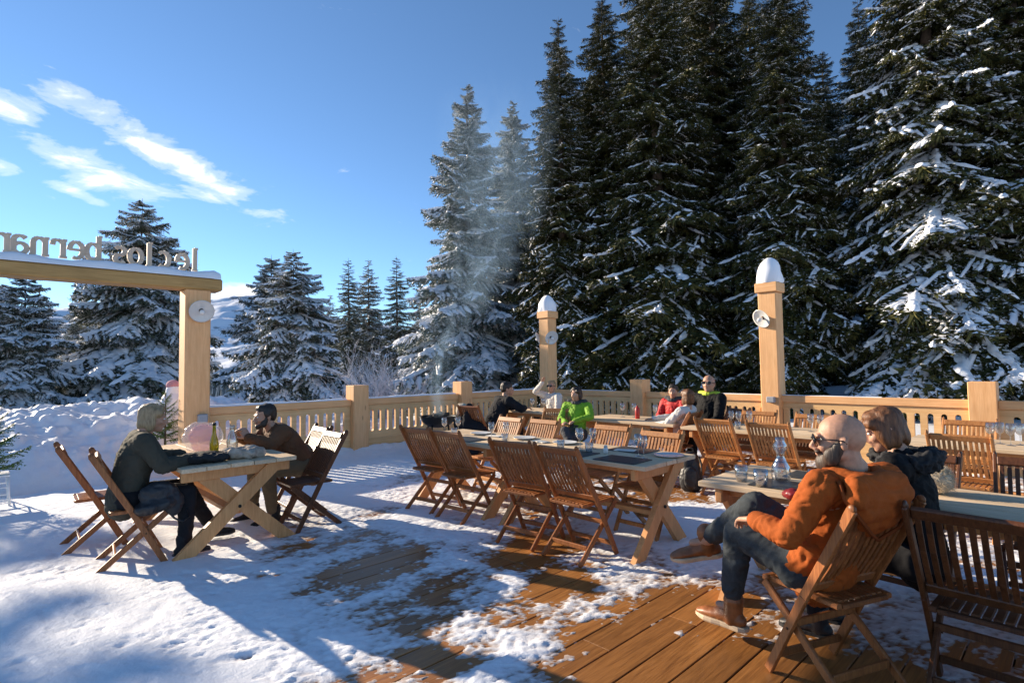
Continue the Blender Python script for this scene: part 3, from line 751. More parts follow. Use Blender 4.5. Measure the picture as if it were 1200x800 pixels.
# foreground
chair(-.90, 3.02, 67, 'chair in the foreground the man in the orange jacket sits back on, slats behind him', 'teak', 1.0)
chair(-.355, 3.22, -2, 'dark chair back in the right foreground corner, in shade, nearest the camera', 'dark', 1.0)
# back row seats with people
chair(-5.55, 6.15, 200, 'olive-brown chair back below the woman in the lime green jacket', 'light')
chair(-3.90, 6.82, 97, 'red-brown chair the brown-haired woman in the pale jacket leans back on', 'teak')
chair(-3.62, 7.62, 150, 'red-brown chair of the bald man with dark glasses at the back', 'teak')

# ------------------------------------------------------------------ tables
def make_table(label, loc, L=1.77, W=.86, n=5, group='timber trestle tables', topm='top', dangle=True):
    t = thing('trestle_table', label, 'table', loc, 0, group); Hh = .75; th = .036
    tb = MB(); wv = W / n
    for k in range(n):
        y = -W / 2 + wv * (k + .5); tb.box((0, y, Hh - th / 2 + .0008 * ((k * 7) % 3)), (L - .006 * ((k * 5) % 3), wv - .006, th), None, .004)
    tb.build('tabletop', MT[topm], t)
    ap = MB()
    for s in (-1, 1): ap.box((0, s * (W / 2 - .16), Hh - th - .032), (L - .30, .035, .06), None, .004)
    ap.build('apron', MT['tleg'], t)
    for sx in (-1, 1):
        x = sx * (L / 2 - .13)
        MB().box((x, 0, Hh - th - .047), (.05, W - .05, .092), None, .008).build('cross_rail', MT['tleg'], t)
        for sy in (-1, 1):
            xo = x + sy * .0255
            mb = MB(); A_ = Vector((xo - sx * 0, -sy * (W / 2 - .03), .0)); B_ = Vector((xo, sy * (W / 2 - .14), Hh - th - .004)); d = (B_ - A_).normalized(); y = d.cross(Vector((1, 0, 0))).normalized()
            # boards cut level at foot and top
            hw = .056 / abs(d.z)
            vs = []
            for xx in (-.0235, .0235):
                for (P, sgn) in ((A_, -1), (A_, 1), (B_, 1), (B_, -1)): vs.append((xo + xx, P.y + sgn * hw, P.z + .0))
            mb.add(vs, [(0, 1, 2, 3), (7, 6, 5, 4), (0, 4, 5, 1), (1, 5, 6, 2), (2, 6, 7, 3), (3, 7, 4, 0)])
            mb.build('leg', MT['tleg'], t)
        MB().tube([(x - .062, 0, .365), (x + .062, 0, .365)], .013, 10).build('bolt', MT['black_metal'], t)
    MB().box((0, 0, .30), (L - .36, .09, .04), None, .005).build('stretcher', MT['tleg'], t)
    return t
TZ0 = .006
def table(label, x0, x1, y0, y1, **k): return make_table(label, ((x0 + x1) / 2, (y0 + y1) / 2, TZ0), x1 - x0, y1 - y0, **k)
table('picnic trestle table at the left, between the olive and brown jackets', -6.95, -5.08, 1.20, 2.14)
table('long laid table in the middle, nearer half, with its crossed-leg end facing right', -4.17, -2.40, 3.72, 4.53)
table('long laid table in the middle, farther half', -5.62, -4.18, 3.72, 4.53)
table('timber table beside the knee of the man in the orange jacket', -1.86, -.08, 3.52, 4.36)
table('timber table running out of the picture at the right foreground', -.07, 1.70, 3.52, 4.36)
table('second-row timber table with stemmed glasses below the near lamp post', -3.62, -1.86, 6.44, 7.24)
table('right-hand back table with stemmed glasses under the square fence post', -1.30, .48, 6.50, 7.28)
table('back table with a red tin on it, beside the lime green jacket', -5.42, -3.80, 6.58, 7.40)
table('farthest back table by the corner, between the black coat and the blonde woman', -7.55, -6.1, 6.98, 7.74)
# ------------------------------------------------------------------ trees
def rotz(a):
    c, s = np.cos(a), np.sin(a); z = np.zeros_like(a); o = np.ones_like(a)
    return np.stack([np.stack([c, -s, z], -1), np.stack([s, c, z], -1), np.stack([z, z, o], -1)], -2)
def branch_proto(seed, fine=1.0):
    """unit spruce branch along +x, twigs both sides and hanging; returns needle tris (n,3,3), snow skeleton"""
    r = np.random.default_rng(seed); T = []; sk = []
    def spine(t): return np.array([t, .03 * math.sin(t * 3 + seed), -.16 * t ** 1.4 + .10 * t ** 4])
    nt_ = int(17 * fine)
    for i in range(nt_):
        t = .10 + .88 * (i + r.uniform(-.3, .3)) / nt_
        for side in (-1, 1):
            L = (.40 * (1 - t) ** .75 + .07) * r.uniform(.75, 1.2); a = math.radians(r.uniform(38, 62)) * side
            d = np.array([math.cos(a), math.sin(a), -.18 - .25 * r.random()]); d /= np.linalg.norm(d)
            b = spine(min(t, 1)); m = max(3, int(L / .040)); tip = b + d * L + np.array([0, 0, -.18 * L]); sk.append((b, tip, L, t))
            for j in range(m):
                q = (j + .5 + r.uniform(-.3, .3)) / m; p = b + d * L * q + np.array([0, 0, -.18 * L * q * q])
                for k in range(3):
                    aa = a + r.uniform(-1.15, 1.15); ll = .052 * r.uniform(.7, 1.5) * (1.25 - .5 * q)
                    e = np.array([math.cos(aa), math.sin(aa), r.uniform(-1.1, .25)]); e /= np.linalg.norm(e)
                    n = np.cross(e, r.normal(size=3)); n /= np.linalg.norm(n) + 1e-9; w_ = .0125 * r.uniform(.8, 1.5)
                    T.append((p - n * w_, p + n * w_, p + e * ll))
    for j in range(int(34 * fine)):          # needles on the spine and hanging sprays
        t = .1 + .9 * r.random(); p = spine(t)
        for k in range(5):
            e = np.array([r.uniform(-.2, .7), r.uniform(-.7, .7), r.uniform(-1.3, .1)]); e /= np.linalg.norm(e)
            n = np.cross(e, r.normal(size=3)); n /= np.linalg.norm(n) + 1e-9; w_ = .012
            T.append((p - n * w_, p + n * w_, p + e * .085 * r.uniform(.6, 1.6)))
    return np.array(T), sk, spine
def snow_proto(seed, sk, spine, load):
    """lumpy pads lying on spine and twigs; quads (n,4,3)"""
    r = np.random.default_rng(seed + 99); Q = []
    def pad(P, W, Hh):
        P = np.array(P); m_ = len(P); u_ = np.linspace(0, m_ - 1, 2 * m_ - 1); P = np.stack([np.interp(u_, np.arange(m_), P[:, i]) for i in range(3)], -1)
        W = W * .72; n = len(P); rings = []
        for j in range(int(9 + W * 260)):        # crumbs round the edge
            c = P[r.integers(0, n)] + np.array([r.normal() * .02, r.normal() * W * 1.05, r.uniform(-.5, .9) * Hh]); z_ = r.uniform(.006, .015); e = r.normal(size=(4, 3)) * z_ * np.array([1, 1, .5])
            Q.append((c + [z_, 0, 0] + e[0] * .4, c + [0, z_, 0] + e[1] * .4, c - [z_, 0, 0] + e[2] * .4, c - [0, z_, 0] + e[3] * .4))
        for i in range(n):
            d = P[min(i + 1, n - 1)] - P[max(i - 1, 0)]; x = np.array([-d[1], d[0], 0]); x /= np.linalg.norm(x) + 1e-9
            f = math.sin(PI * (i + .35) / (n - .3)) ** .45 if 0 < i < n - 1 else .18
            w_ = W * f * r.uniform(.35, 1.45); h = Hh * f * r.uniform(.6, 1.35); c = P[i] + x * r.normal() * W * .12
            rings.append([c - x * w_ + [0, 0, -.35 * h], c - x * w_ * .6 + [0, 0, h * .75], c + [0, 0, h], c + x * w_ * .6 + [0, 0, h * .75], c + x * w_ + [0, 0, -.35 * h]])
        for i in range(n - 1):
            for k in range(4): Q.append((rings[i][k], rings[i + 1][k], rings[i + 1][k + 1], rings[i][k + 1]))
    for j in range(int(40 + 190 * load)):        # dusting on the needles
        b, tip, L, tt = sk[r.integers(0, len(sk))]; c = b + (tip - b) * r.uniform(.1, 1.05) + np.array([r.normal() * .012, r.normal() * .012, .010]); z_ = r.uniform(.005, .013); e = r.normal(size=(4, 3)) * z_ * .5
        Q.append((c + [z_, 0, 0] + e[0], c + [0, z_, 0] + e[1], c - [z_, 0, 0] + e[2], c - [0, z_, 0] + e[3]))
    # along the spine in pieces
    t = .08 + .1 * r.random()
    while t < .98:
        L = r.uniform(.10, .34) * (0.6 + .6 * load); t1 = min(t + L, 1.02)
        if r.random() < .25 + .75 * load:
            P = [spine(u) + np.array([0, 0, .010]) for u in np.linspace(t, t1, 6)]
            wd = (.016 + .05 * load * r.uniform(.4, 1.3)) * (1.25 - .55 * t); pad(P, wd, .012 + .022 * load)
        t = t1 + r.uniform(.01, .16) * (1.3 - load)
    # broad blankets bridging the twigs
    t = .12
    while t < .9:
        if r.random() < (.80 * load ** 1.6 if load > .5 else .10):
            t1 = min(1.0, t + r.uniform(.16, .42)); P = [spine(u) + np.array([0, r.uniform(-.02, .02), .018]) for u in np.linspace(t, t1, 7)]; pad(P, r.uniform(.04, .10) * (1.35 - t) * (.35 + .85 * load), r.uniform(.020, .040) * (.6 + .6 * load)); t = t1
        t += r.uniform(.05, .3)
    for (b, tip, L, tt) in sk:
        if r.random() < (.10 + .60 * load ** 1.5):
            a0 = r.uniform(0, .35); a1 = r.uniform(.6, 1.03)
            P = [b + (tip - b) * u + np.array([0, 0, .012 - .0 * u + .05 * L * math.sin(PI * u)]) for u in np.linspace(a0, a1, 4)]
            pad(P, .012 + .026 * load * r.uniform(.5, 1.3), .008 + .014 * load)
    return np.array(Q)
BR = [branch_proto(s) for s in range(5)]
BRL = [branch_proto(s + 40, .62) for s in range(4)]
SN = {ld: [snow_proto(s, BR[s][1], BR[s][2], ld) for s in range(5)] for ld in (.14, .34, .68, .95)}
SNL = {ld: [snow_proto(s + 7, BRL[s][1], BRL[s][2], ld) for s in range(4)] for ld in (.14, .34, .68, .95)}
def weld(V, F):
    q = np.round(V * 4000).astype(np.int64); key = (q[:, 0] * 73856093) ^ (q[:, 1] * 19349663) ^ (q[:, 2] * 83492791)
    _, first, inv = np.unique(key, return_index=True, return_inverse=True); return V[first], inv.reshape(-1)[F]
def spruce_mesh(seed, H, R, load, low=False, droop=0.0, gap=.0, base=.04, step=.36, mat_n='needles', tip=1.0):
    """returns (crown mesh, snow mesh, trunk mesh)"""
    r = np.random.default_rng(seed); B = BRL if low else BR; S = (SNL if low else SN)[load]
    z = H * base; TT = []; SS = []
    lean = r.uniform(-.01, .01, 2)
    while z < H * .985:
        u = (z / H - base) / (1 - base); rad = R * ((1 - u) ** .82) * r.uniform(.82, 1.12) + .16
        rad = min(rad, R * (0.62 + 1.6 * u)) if u < .25 else rad
        nb = max(4, int(round(6.2 + 2.0 * (1 - u)))) ; a0 = r.uniform(0, 2 * PI)
        for k in range(nb):
            if r.random() < gap: continue
            L = rad * r.uniform(.72, 1.16)
            if r.random() < .08: L *= .55
            a = a0 + 2 * PI * k / nb + r.uniform(-.28, .28); i = r.integers(0, len(B))
            pit = math.radians(30 * (u - .42) * 2 * .8 - 10 + r.uniform(-9, 9)) - droop * (1 - u * .7)
            sz = L; wd = r.uniform(.85, 1.15) * (1.12 if L > 1 else 1.3)
            roll = r.uniform(-.25, .25)
            sc = np.array([sz, sz * wd, sz * 1.0])
            Rx = np.array([[1, 0, 0], [0, math.cos(roll), -math.sin(roll)], [0, math.sin(roll), math.cos(roll)]])
            Ry = np.array([[math.cos(pit), 0, -math.sin(pit)], [0, 1, 0], [math.sin(pit), 0, math.cos(pit)]])
            Rz = np.array([[math.cos(a), -math.sin(a), 0], [math.sin(a), math.cos(a), 0], [0, 0, 1]])
            Mx = Rz @ Ry @ Rx; off = np.array([lean[0] * z, lean[1] * z, z + r.uniform(-.12, .12)])
            TT.append((B[i][0] * sc) @ Mx.T + off)
            if len(S[i]): SS.append((S[i] * sc) @ Mx.T + off)
        z += step * r.uniform(.75, 1.25) * (1 - .35 * u)
    T = np.concatenate(TT).reshape(-1, 3); F = np.arange(len(T)).reshape(-1, 3)
    me = from_np('crown', T, F, MT[mat_n]); crown = me.data; bpy.data.objects.remove(me)
    Sx = np.concatenate(SS).reshape(-1, 3); SF = np.arange(len(Sx)).reshape(-1, 4)
    Sx, SF = weld(Sx, SF); me = from_np('snow_cover', Sx, SF, MT['treesnow'], None, True); snow_ = me.data; bpy.data.objects.remove(me)
    mb = MB(); mb.tube([(lean[0] * H * t, lean[1] * H * t, H * t - .6 * (t == 0)) for t in (0, .12, .35, .6, .85, 1.0)], [H * .017 + .05, H * .0145 + .03, H * .011, H * .0075, H * .003, .006], 10)
    o = mb.build('trunk', MT['bark']); trunk = o.data; bpy.data.objects.remove(o)
    return crown, snow_, trunk
def put_tree(kind, meshes, x, y, z, s, rz, label, group):
    t = thing(kind, label, 'tree', (x, y, z), rz, group); t.scale = (s, s, s)
    for n_, m_ in zip(('crown', 'snow_cover', 'trunk'), meshes):
        o = bpy.data.objects.new(n_, m_); COL.objects.link(o); o.parent = t
    return t
WALL = [spruce_mesh(11, 20, 3.7, .34, droop=.16, step=.46), spruce_mesh(12, 20, 4.9, .14, droop=.20, step=.46, gap=.05), spruce_mesh(13, 20, 4.4, .68, droop=.28, gap=.08, step=.5), spruce_mesh(14, 20, 4.3, .34, droop=.12, step=.5, gap=.04)]
FROST = [spruce_mesh(21, 16, 4.4, .95, droop=.02, gap=.10, mat_n='needles_hoar', step=.5), spruce_mesh(22, 12, 6.0, .95, droop=.30, mat_n='needles_frost', step=.42), spruce_mesh(23, 12, 5.2, .95, droop=.22, mat_n='needles_frost', step=.4)]
SLIM = [spruce_mesh(31, 11, 2.3, .34, low=True, droop=.1, mat_n='needles_frost'), spruce_mesh(32, 11, 2.5, .68, low=True, droop=.12, mat_n='needles_frost')]
def ztop(px, py, dist):                # height above datum of a picture point at that distance
    d = ray(px, py); k = dist / (d @ fw); return EYE + d[2] * k
def tree_at(kind, meshes, H, px, ytop, dist, label, group, rz=None, zb=None):
    x, y = polar(px, dist); z = float(terrain(np.array([x]), np.array([y]))[0]) - .15 if zb is None else zb
    d = ray(px, ytop); k = dist / (d @ fw); X = d[0] * k; Y = d[1] * k; top = EYE + d[2] * k
    return put_tree(kind, meshes, X, Y, z, (top - z) / H, rz if rz is not None else random.random() * 6.28, label, group)
GWALL = 'dark spruces standing close behind the back balustrade'
W_ = lambda k, px, yt, d, lab, rz=None: tree_at('spruce_tree', WALL[k], 20, px, yt, d, lab, GWALL, rz)
W_(0, 655, 22, 20.5, 'slender dark spruce with a pointed tip at the left end of the dark wood')
W_(1, 708, -12, 21.5, 'dark spruce just right of the slender one, tip at the top edge')
W_(3, 764, -110, 19.5, 'dark spruce above the square fence post in the middle')
W_(0, 833, -130, 21.5, 'dark spruce left of the near lamp post, cut by the top edge')
W_(0, 905, -75, 17.0, 'dark spruce right behind the near lamp post, open sky at its right shoulder')
W_(0, 1003, 2, 30, 'farther spruce whose snowy tip shows in the blue gap at upper right')
W_(2, 1068, -230, 15.0, 'big dark spruce with large snow pads right of the blue gap')
W_(0, 1165, -260, 14.6, 'dark spruce with snowy boughs near the right edge')
W_(1, 1260, -220, 16.5, 'dark spruce cut off by the right edge of the picture')
W_(1, 800, -60, 27, 'second-rank spruce deep between the trunks left of the near lamp post')
W_(3, 960, 60, 27, 'second-rank spruce in the shade between the lamp post and the big spruce')
W_(1, 1110, -40, 25, 'second-rank spruce in deep shade behind the right-hand boughs')
W_(3, 690, 90, 27, 'second-rank spruce in shade behind the slender one')
W_(2, 735, 60, 32, 'third-rank spruce hidden mostly by the dark wood')
W_(1, 880, -20, 33, 'third-rank spruce filling the wood behind the near lamp post')
W_(3, 1040, 70, 33, 'third-rank spruce filling the wood behind the right-hand trees')
W_(0, 1200, -60, 27, 'second-rank spruce filling the wood at the right edge')
GFR = 'frosted snow laden spruces left of the dark wood'
tree_at('frosted_spruce', FROST[0], 16, 545, 98, 24, 'tall frosted spruce behind the rising smoke, tip against the sky', GFR, 1.0)
tree_at('frosted_spruce', FROST[0], 16, 603, 118, 27, 'frosted spruce between the smoky one and the slender dark one', GFR, 3.4)
tree_at('snowy_spruce', FROST[1], 12, 345, 292, 17, 'broad drooping snow covered spruce right of the gateway post', GFR, .6)
tree_at('snowy_spruce', FROST[2], 12, 318, 298, 21, 'snowy spruce close behind the broad drooping one, tip just left of it', GFR, 2.0)
tree_at('snowy_spruce', FROST[1], 12, 165, 232, 24, 'tall snowy spruce rising behind the sign lettering', GFR, 3.9)
tree_at('snowy_spruce', FROST[2], 12, 30, 310, 20, 'heavily snowed spruce under the gateway beam at the left edge', GFR, 1.7)
tree_at('snowy_spruce', FROST[1], 12, -60, 250, 21, 'heavily snowed spruce cut by the left edge', GFR, 5.0)
tree_at('snowy_spruce', FROST[0], 16, 95, 330, 27, 'snowy spruce under the beam between the two larger ones', GFR, .4)
for (px, yt, d, k, lab) in ((410, 302, 33, 0, 'leftmost of the three slim spruces right of the broad drooping one'), (433, 304, 35, 1, 'middle one of the three slim spruces'), (466, 300, 32, 0, 'rightmost and widest of the three slim spruces'),
                            (388, 345, 38, 1, 'short slim spruce just left of the three slim ones'), (490, 335, 36, 1, 'short slim spruce between the three slim ones and the smoke')):
    tree_at('slim_spruce', SLIM[k], 11, px, yt, d, lab, 'slim distant spruces against the sky', px * .7)

put_tree('snowy_spruce', FROST[2], -22.6, -4.15, -1.9, 7.3 / 12, 1.0, 'unseen young snowy spruce left of the picture, added for its shadow', GFR)  # out-of-view spruces, added to throw shade on the near left snow
put_tree('snowy_spruce', FROST[2], -21.6, -3.3, -1.9, 6.3 / 12, 2.6, 'unseen smallest young snowy spruce left of the picture, added for its shadow', GFR)
put_tree('frosted_spruce', FROST[0], -25.5, -6.35, -1.2, 13 / 16, 2.0, 'unseen tall frosted spruce left of the picture, added for its shadow', GFR)
# frosted bare shrub behind the left balustrade
sh = thing('frosted_shrub', 'bare frosted shrub behind the left balustrade, below the slim spruces', 'shrub', (*polar(446, 14.5), -.4))
mb = MB(); r_ = random.Random(4)
def twig(p, d, L, rad, depth):
    pts_ = [p]; q = p.copy(); dd = d.copy()
    for i in range(3):
        dd = (dd + Vector((r_.uniform(-.22, .22), r_.uniform(-.22, .22), r_.uniform(-.08, .14)))).normalized(); q = q + dd * (L / 3); pts_.append(q.copy())
    mb.tube(pts_, [rad, rad * .85, rad * .7, rad * .45], 4, False)
    if depth:
        for i in range(4):
            e = (dd + Vector((r_.uniform(-1, 1), r_.uniform(-1, 1), r_.uniform(-.4, .7)))).normalized(); twig(pts_[1 + i % 3], e, L * r_.uniform(.5, .8), rad * .62, depth - 1)
for i in range(9): twig(Vector((r_.uniform(-.3, .3), r_.uniform(-.3, .3), 0)), Vector((r_.uniform(-.5, .5), r_.uniform(-.5, .5), 1)).normalized(), 1.15, .022, 4)
mb.build('branches', simple('frosted_twigs', (.72, .72, .75), .8, var=.25, scale=5), sh)

# small firs by the gateway
def fir_sprig(loc, s, label, name='small_fir'):
    t = thing(name, label, 'tree', loc, 0.7); r = np.random.default_rng(int(s * 100)); TT = []
    for i in range(24):
        u = i / 24; a = i * 2.4; pit = math.radians(20 + 40 * u); L = .42 * (1 - u * .75); B = BRL[i % 4][0] * np.array([L, L * 1.2, L])
        Ry = np.array([[math.cos(pit), 0, -math.sin(pit)], [0, 1, 0], [math.sin(pit), 0, math.cos(pit)]]); Rz = np.array([[math.cos(a), -math.sin(a), 0], [math.sin(a), math.cos(a), 0], [0, 0, 1]])
        TT.append(B @ (Rz @ Ry).T + np.array([0, 0, .08 + .75 * u]))
    T = np.concatenate(TT).reshape(-1, 3) * s
    from_np('crown', T, np.arange(len(T)).reshape(-1, 3), MT['firgreen'], t)
    MB().tube([(0, 0, -.1), (0, 0, .85 * s)], [.018 * s, .004], 8).build('trunk', MT['bark'], t)
    return t
MT['firgreen'] = foliage_mat('young_fir_needles', (.05, .085, .025), (.10, .17, .045), (.20, .28, .08))
fir_sprig((-9.75, 2.08, .42), .95, 'small bright green fir in the snow bank beside the gateway post')
fir_sprig((-8.93, .12, .34), 1.05, 'small green fir on a white stand at the left edge of the picture')

# distant forest and mountain seen in the gap right of the gateway post
def ridge(name, px0, px1, d0, d1, prof, label, m, seed, rough):
    A0 = math.atan2(*(ray(px0, 430)[[1, 0]])) % (2 * PI); A1 = math.atan2(*(ray(px1, 430)[[1, 0]])) % (2 * PI)
    na, nr = 260, 90; a = np.linspace(A0, A1, na); q = np.linspace(0, 1, nr); AA, QQ = np.meshgrid(a, q, indexing='ij')
    D = d0 + (d1 - d0) * QQ; PX = 600 + 650 * np.tan(math.radians(136) - AA)
    X = D * np.cos(AA); Y = D * np.sin(AA)
    top = np.interp(PX, [p[0] for p in prof], [p[1] for p in prof])      # metres above datum at the crest
    Z = -60 + (top + 60) * np.sin(np.clip(QQ * 1.08, 0, 1) * PI / 2) ** 1.2 + rough * fbm(X / (rough * 5), Y / (rough * 5), 7, gain=.55) * np.clip(QQ * 3, 0, 1)
    I = np.arange(na * nr).reshape(na, nr); F = np.stack([I[:-1, :-1], I[1:, :-1], I[1:, 1:], I[:-1, 1:]], -1).reshape(-1, 4)
    o = from_np(name, np.stack([X, Y, Z], -1).reshape(-1, 3), F, m, None, True); return tag(o, label, kind='structure')
mm, ntm, bm2 = mat('mountain_snow')
gm = ntm.nodes.new('ShaderNodeNewGeometry'); sm_ = ntm.nodes.new('ShaderNodeSeparateXYZ'); ntm.links.new(gm.outputs['Normal'], sm_.inputs[0])
nm = noise_tex(ntm, .012, mapped(ntm), 8, .65); f_ = mathn(ntm, 'ADD', nm.outputs[0], mathn(ntm, 'MULTIPLY', sm_.outputs[2], -.05))
rm = ramp(ntm, [(.50, (.80, .83, .88)), (.60, (.10, .12, .13))]); ntm.links.new(f_, rm.inputs[0]); ntm.links.new(rm.outputs[0], bm2.inputs['Base Color'])
ridge('mountain', -600, 620, 2200, 4200, [(-600, 150), (-200, 250), (60, 330), (200, 400), (250, 430), (300, 470), (340, 430), (400, 330), (520, 230), (620, 150)], 'far snowy mountain with patches of forest', mm, 3, 70)
ridge('hill', -500, 620, 180, 700, [(-500, 5), (60, 10), (240, 22), (300, 28), (400, 30), (560, 20)], 'wooded snowy slope below the far mountain', MT['snow'], 4, 8)
fr = np.random.default_rng(9); FT = []; FS = []
for k in range(900):
    px = fr.uniform(225, 520); dd = fr.uniform(75, 420); d = ray(px, 430); h = math.hypot(d[0], d[1]); X, Y = d[0] / h * dd, d[1] / h * dd
    q = (dd - 180) / 520; zb = (-60 + (26 + 60) * math.sin(min(max(q, 0) * 1.08, 1) * PI / 2) ** 1.2) if dd > 180 else max(float(terrain(np.array([X]), np.array([Y]))[0]), -60)
    zb = max(zb, float(terrain(np.array([X]), np.array([Y]))[0])) if dd < 180 else zb
    Ht = fr.uniform(7, 13); n = 7
    for lv in range(7):
        u = lv / 7; rb = (1 - u) * Ht * .16 + .2; z0 = zb + Ht * (.06 + u * .9); z1 = z0 + Ht * .22
        a = fr.uniform(0, 6.28) + np.arange(n) * 2 * PI / n
        for j in range(n):
            rj = rb * fr.uniform(.6, 1.3); w_ = .35
            FT.append(((X + rj * math.cos(a[j] - w_), Y + rj * math.sin(a[j] - w_), z0), (X + rj * math.cos(a[j] + w_), Y + rj * math.sin(a[j] + w_), z0 - .2), (X, Y, z1)))
FT = np.array(FT).reshape(-1, 3)
fo = from_np('distant_forest', FT, np.arange(len(FT)).reshape(-1, 3), foliage_mat('distant_frosted_forest', (.05, .065, .075), (.12, .15, .17), (.32, .36, .40)))
tag(fo, 'far frosted spruce wood on the slope', 'forest', None, 'stuff')
# ------------------------------------------------------------------ people
def remesh(mb, name, m, voxel, smooth=3, parent=None, wr=None, factor=.6):
    me = bpy.data.meshes.new(name); me.from_pydata(mb.v, [], mb.f)
    bm = bmesh.new(); bm.from_mesh(me); bmesh.ops.recalc_face_normals(bm, faces=bm.faces); bm.to_mesh(me); bm.free()
    o = bpy.data.objects.new(name, me); COL.objects.link(o)
    md = o.modifiers.new('r', 'REMESH'); md.mode = 'VOXEL'; md.voxel_size = voxel; md.use_smooth_shade = True
    ms = o.modifiers.new('s', 'SMOOTH'); ms.iterations = smooth; ms.factor = factor
    dg = bpy.context.evaluated_depsgraph_get(); dg.update()
    nm = bpy.data.meshes.new_from_object(o.evaluated_get(dg)); nm.name = name
    o.modifiers.clear(); o.data = nm; bpy.data.meshes.remove(me)
    n = len(nm.vertices); co = np.empty(n * 3, np.float32); nm.vertices.foreach_get('co', co); co = co.reshape(-1, 3)
    if wr is not None:
        no = np.empty(n * 3, np.float32); nm.vertices.foreach_get('normal', no); no = no.reshape(-1, 3)
        co = co + no * wr(co.astype(np.float64))[:, None]; nm.vertices.foreach_set('co', co.astype(np.float32).ravel())
    nm.polygons.foreach_set('use_smooth', np.ones(len(nm.polygons), bool)); nm.materials.clear(); nm.materials.append(m); nm.update()
    if parent is not None: o.parent = parent
    return o
def noise3(p, s, seed=0.0):
    """cheap 3-D noise from three planar slices"""
    x, y, z = p[:, 0] * s + seed, p[:, 1] * s + seed * .7, p[:, 2] * s
    return (perlin(x + .37 * z, y + .61 * z) + perlin(y + .53 * x, z - .41 * x) + perlin(z + .29 * y, x - .67 * y)) * .75
def folds(amp, s=9.0, seed=0.0):
    def f(p):
        wv = np.stack([noise3(p, s * .6, seed + 5), noise3(p, s * .6, seed + 9), noise3(p, s * .6, seed + 13)], -1) * .10
        r = 1 - 2.6 * np.abs(noise3((p + wv) * np.array([1, 1, 1.5]), s, seed)); r2 = 1 - 2.4 * np.abs(noise3(p + wv, s * 2.3, seed + 3))
        return amp * (r * .60 + r2 * .42 - .28)
    return f
def strands(amp, s=30):
    return lambda p: amp * (noise3(p * np.array([1, 1, .25]), s, 2.0) + .4 * noise3(p, s * .5, 4.0))
def frame(fwd, up_=(0, 0, 1)):
    f = Vector(fwd).normalized(); r = f.cross(Vector(up_)).normalized(); u = r.cross(f); return Matrix((r, f, u)).transposed()   # columns right, forward, up
def head_lumps(mb, c, fwd, up_=(0, 0, 1), s=1.0, male=True):
    R = frame(fwd, up_); c = Vector(c); P = lambda x, y, z: c + R @ Vector((x, y, z)) * s
    E = lambda x, y, z, a, b, d: mb.ell(P(x, y, z), (a * s, b * s, d * s), R, 20, 14)
    E(0, -.014, .036, .074, .094, .080); E(0, -.040, .010, .066, .066, .066); E(0, .020, -.005, .064, .066, .088)
    E(0, .042, -.070, .044 if male else .038, .044, .036); E(0, .070, -.090, .020, .020, .017)
    for sx in (-1, 1):
        E(sx * .030, .062, -.022, .026, .024, .024); E(sx * .075, -.012, -.012, .008, .016, .028); E(sx * .079, -.020, .004, .006, .010, .014); E(sx * .026, .083, .026, .024, .012, .009)
        E(sx * .046, .004, -.052, .017, .032, .028); E(sx * .011, .096, -.034, .009, .012, .008)
    mb.cap(P(0, .086, .018), P(0, .110, -.024), .008 * s, .0125 * s); E(0, .088, -.050, .022, .012, .006); E(0, .087, -.060, .020, .012, .007)
    return R, P
def hand_lumps(mb, w, d, palm, thumb, s=1.0, curl=.5, spread=1.0):
    """w wrist, d finger direction, palm = way the palm faces, thumb = side the thumb is on"""
    d = Vector(d).normalized(); n = Vector(palm); n = (n - d * n.dot(d)).normalized(); t = Vector(thumb); t = (t - d * t.dot(d) - n * t.dot(n)).normalized(); w = Vector(w)
    q = lambda a, b, c_: w + d * a * s + t * b * s + n * c_ * s
    for b in (-.028, -.010, .010, .028): mb.cap(q(.01, b * .8, 0), q(.085 - abs(b) * .25, b, .002), .0145 * s, .0125 * s)
    for i, (b, L) in enumerate(((.031, .070), (.011, .080), (-.010, .074), (-.030, .058))):
        p0 = q(.086 - abs(b) * .25, b, 0); ang = curl * (.55 + .08 * i); pos = p0; r0 = .0095 * s
        for k, f_ in enumerate((.45, .32, .23)):
            dd = (d * math.cos(ang) + n * math.sin(ang) + t * b * 1.2 * spread).normalized(); nx = pos + dd * L * f_ * s
            mb.cap(pos, nx, r0, r0 * .9); pos = nx; r0 *= .9; ang += curl * .75
    p0 = q(.022, .030, .006); p1 = p0 + (d * .55 + t * .75 + n * .35).normalized() * .036 * s; p2 = p1 + (d * .85 + t * .25 + n * .5 * curl).normalized() * .030 * s; p3 = p2 + (d * .9 + n * .6 * curl).normalized() * .024 * s
    mb.cap(p0, p1, .0145 * s, .0115 * s); mb.cap(p1, p2, .0115 * s, .010 * s); mb.cap(p2, p3, .010 * s, .008 * s)
def limb(mb, pts, rs, flat=1.0, side=None):
    for i in range(len(pts) - 1): mb.cap(pts[i], pts[i + 1], rs[i], rs[i + 1], flat, side)
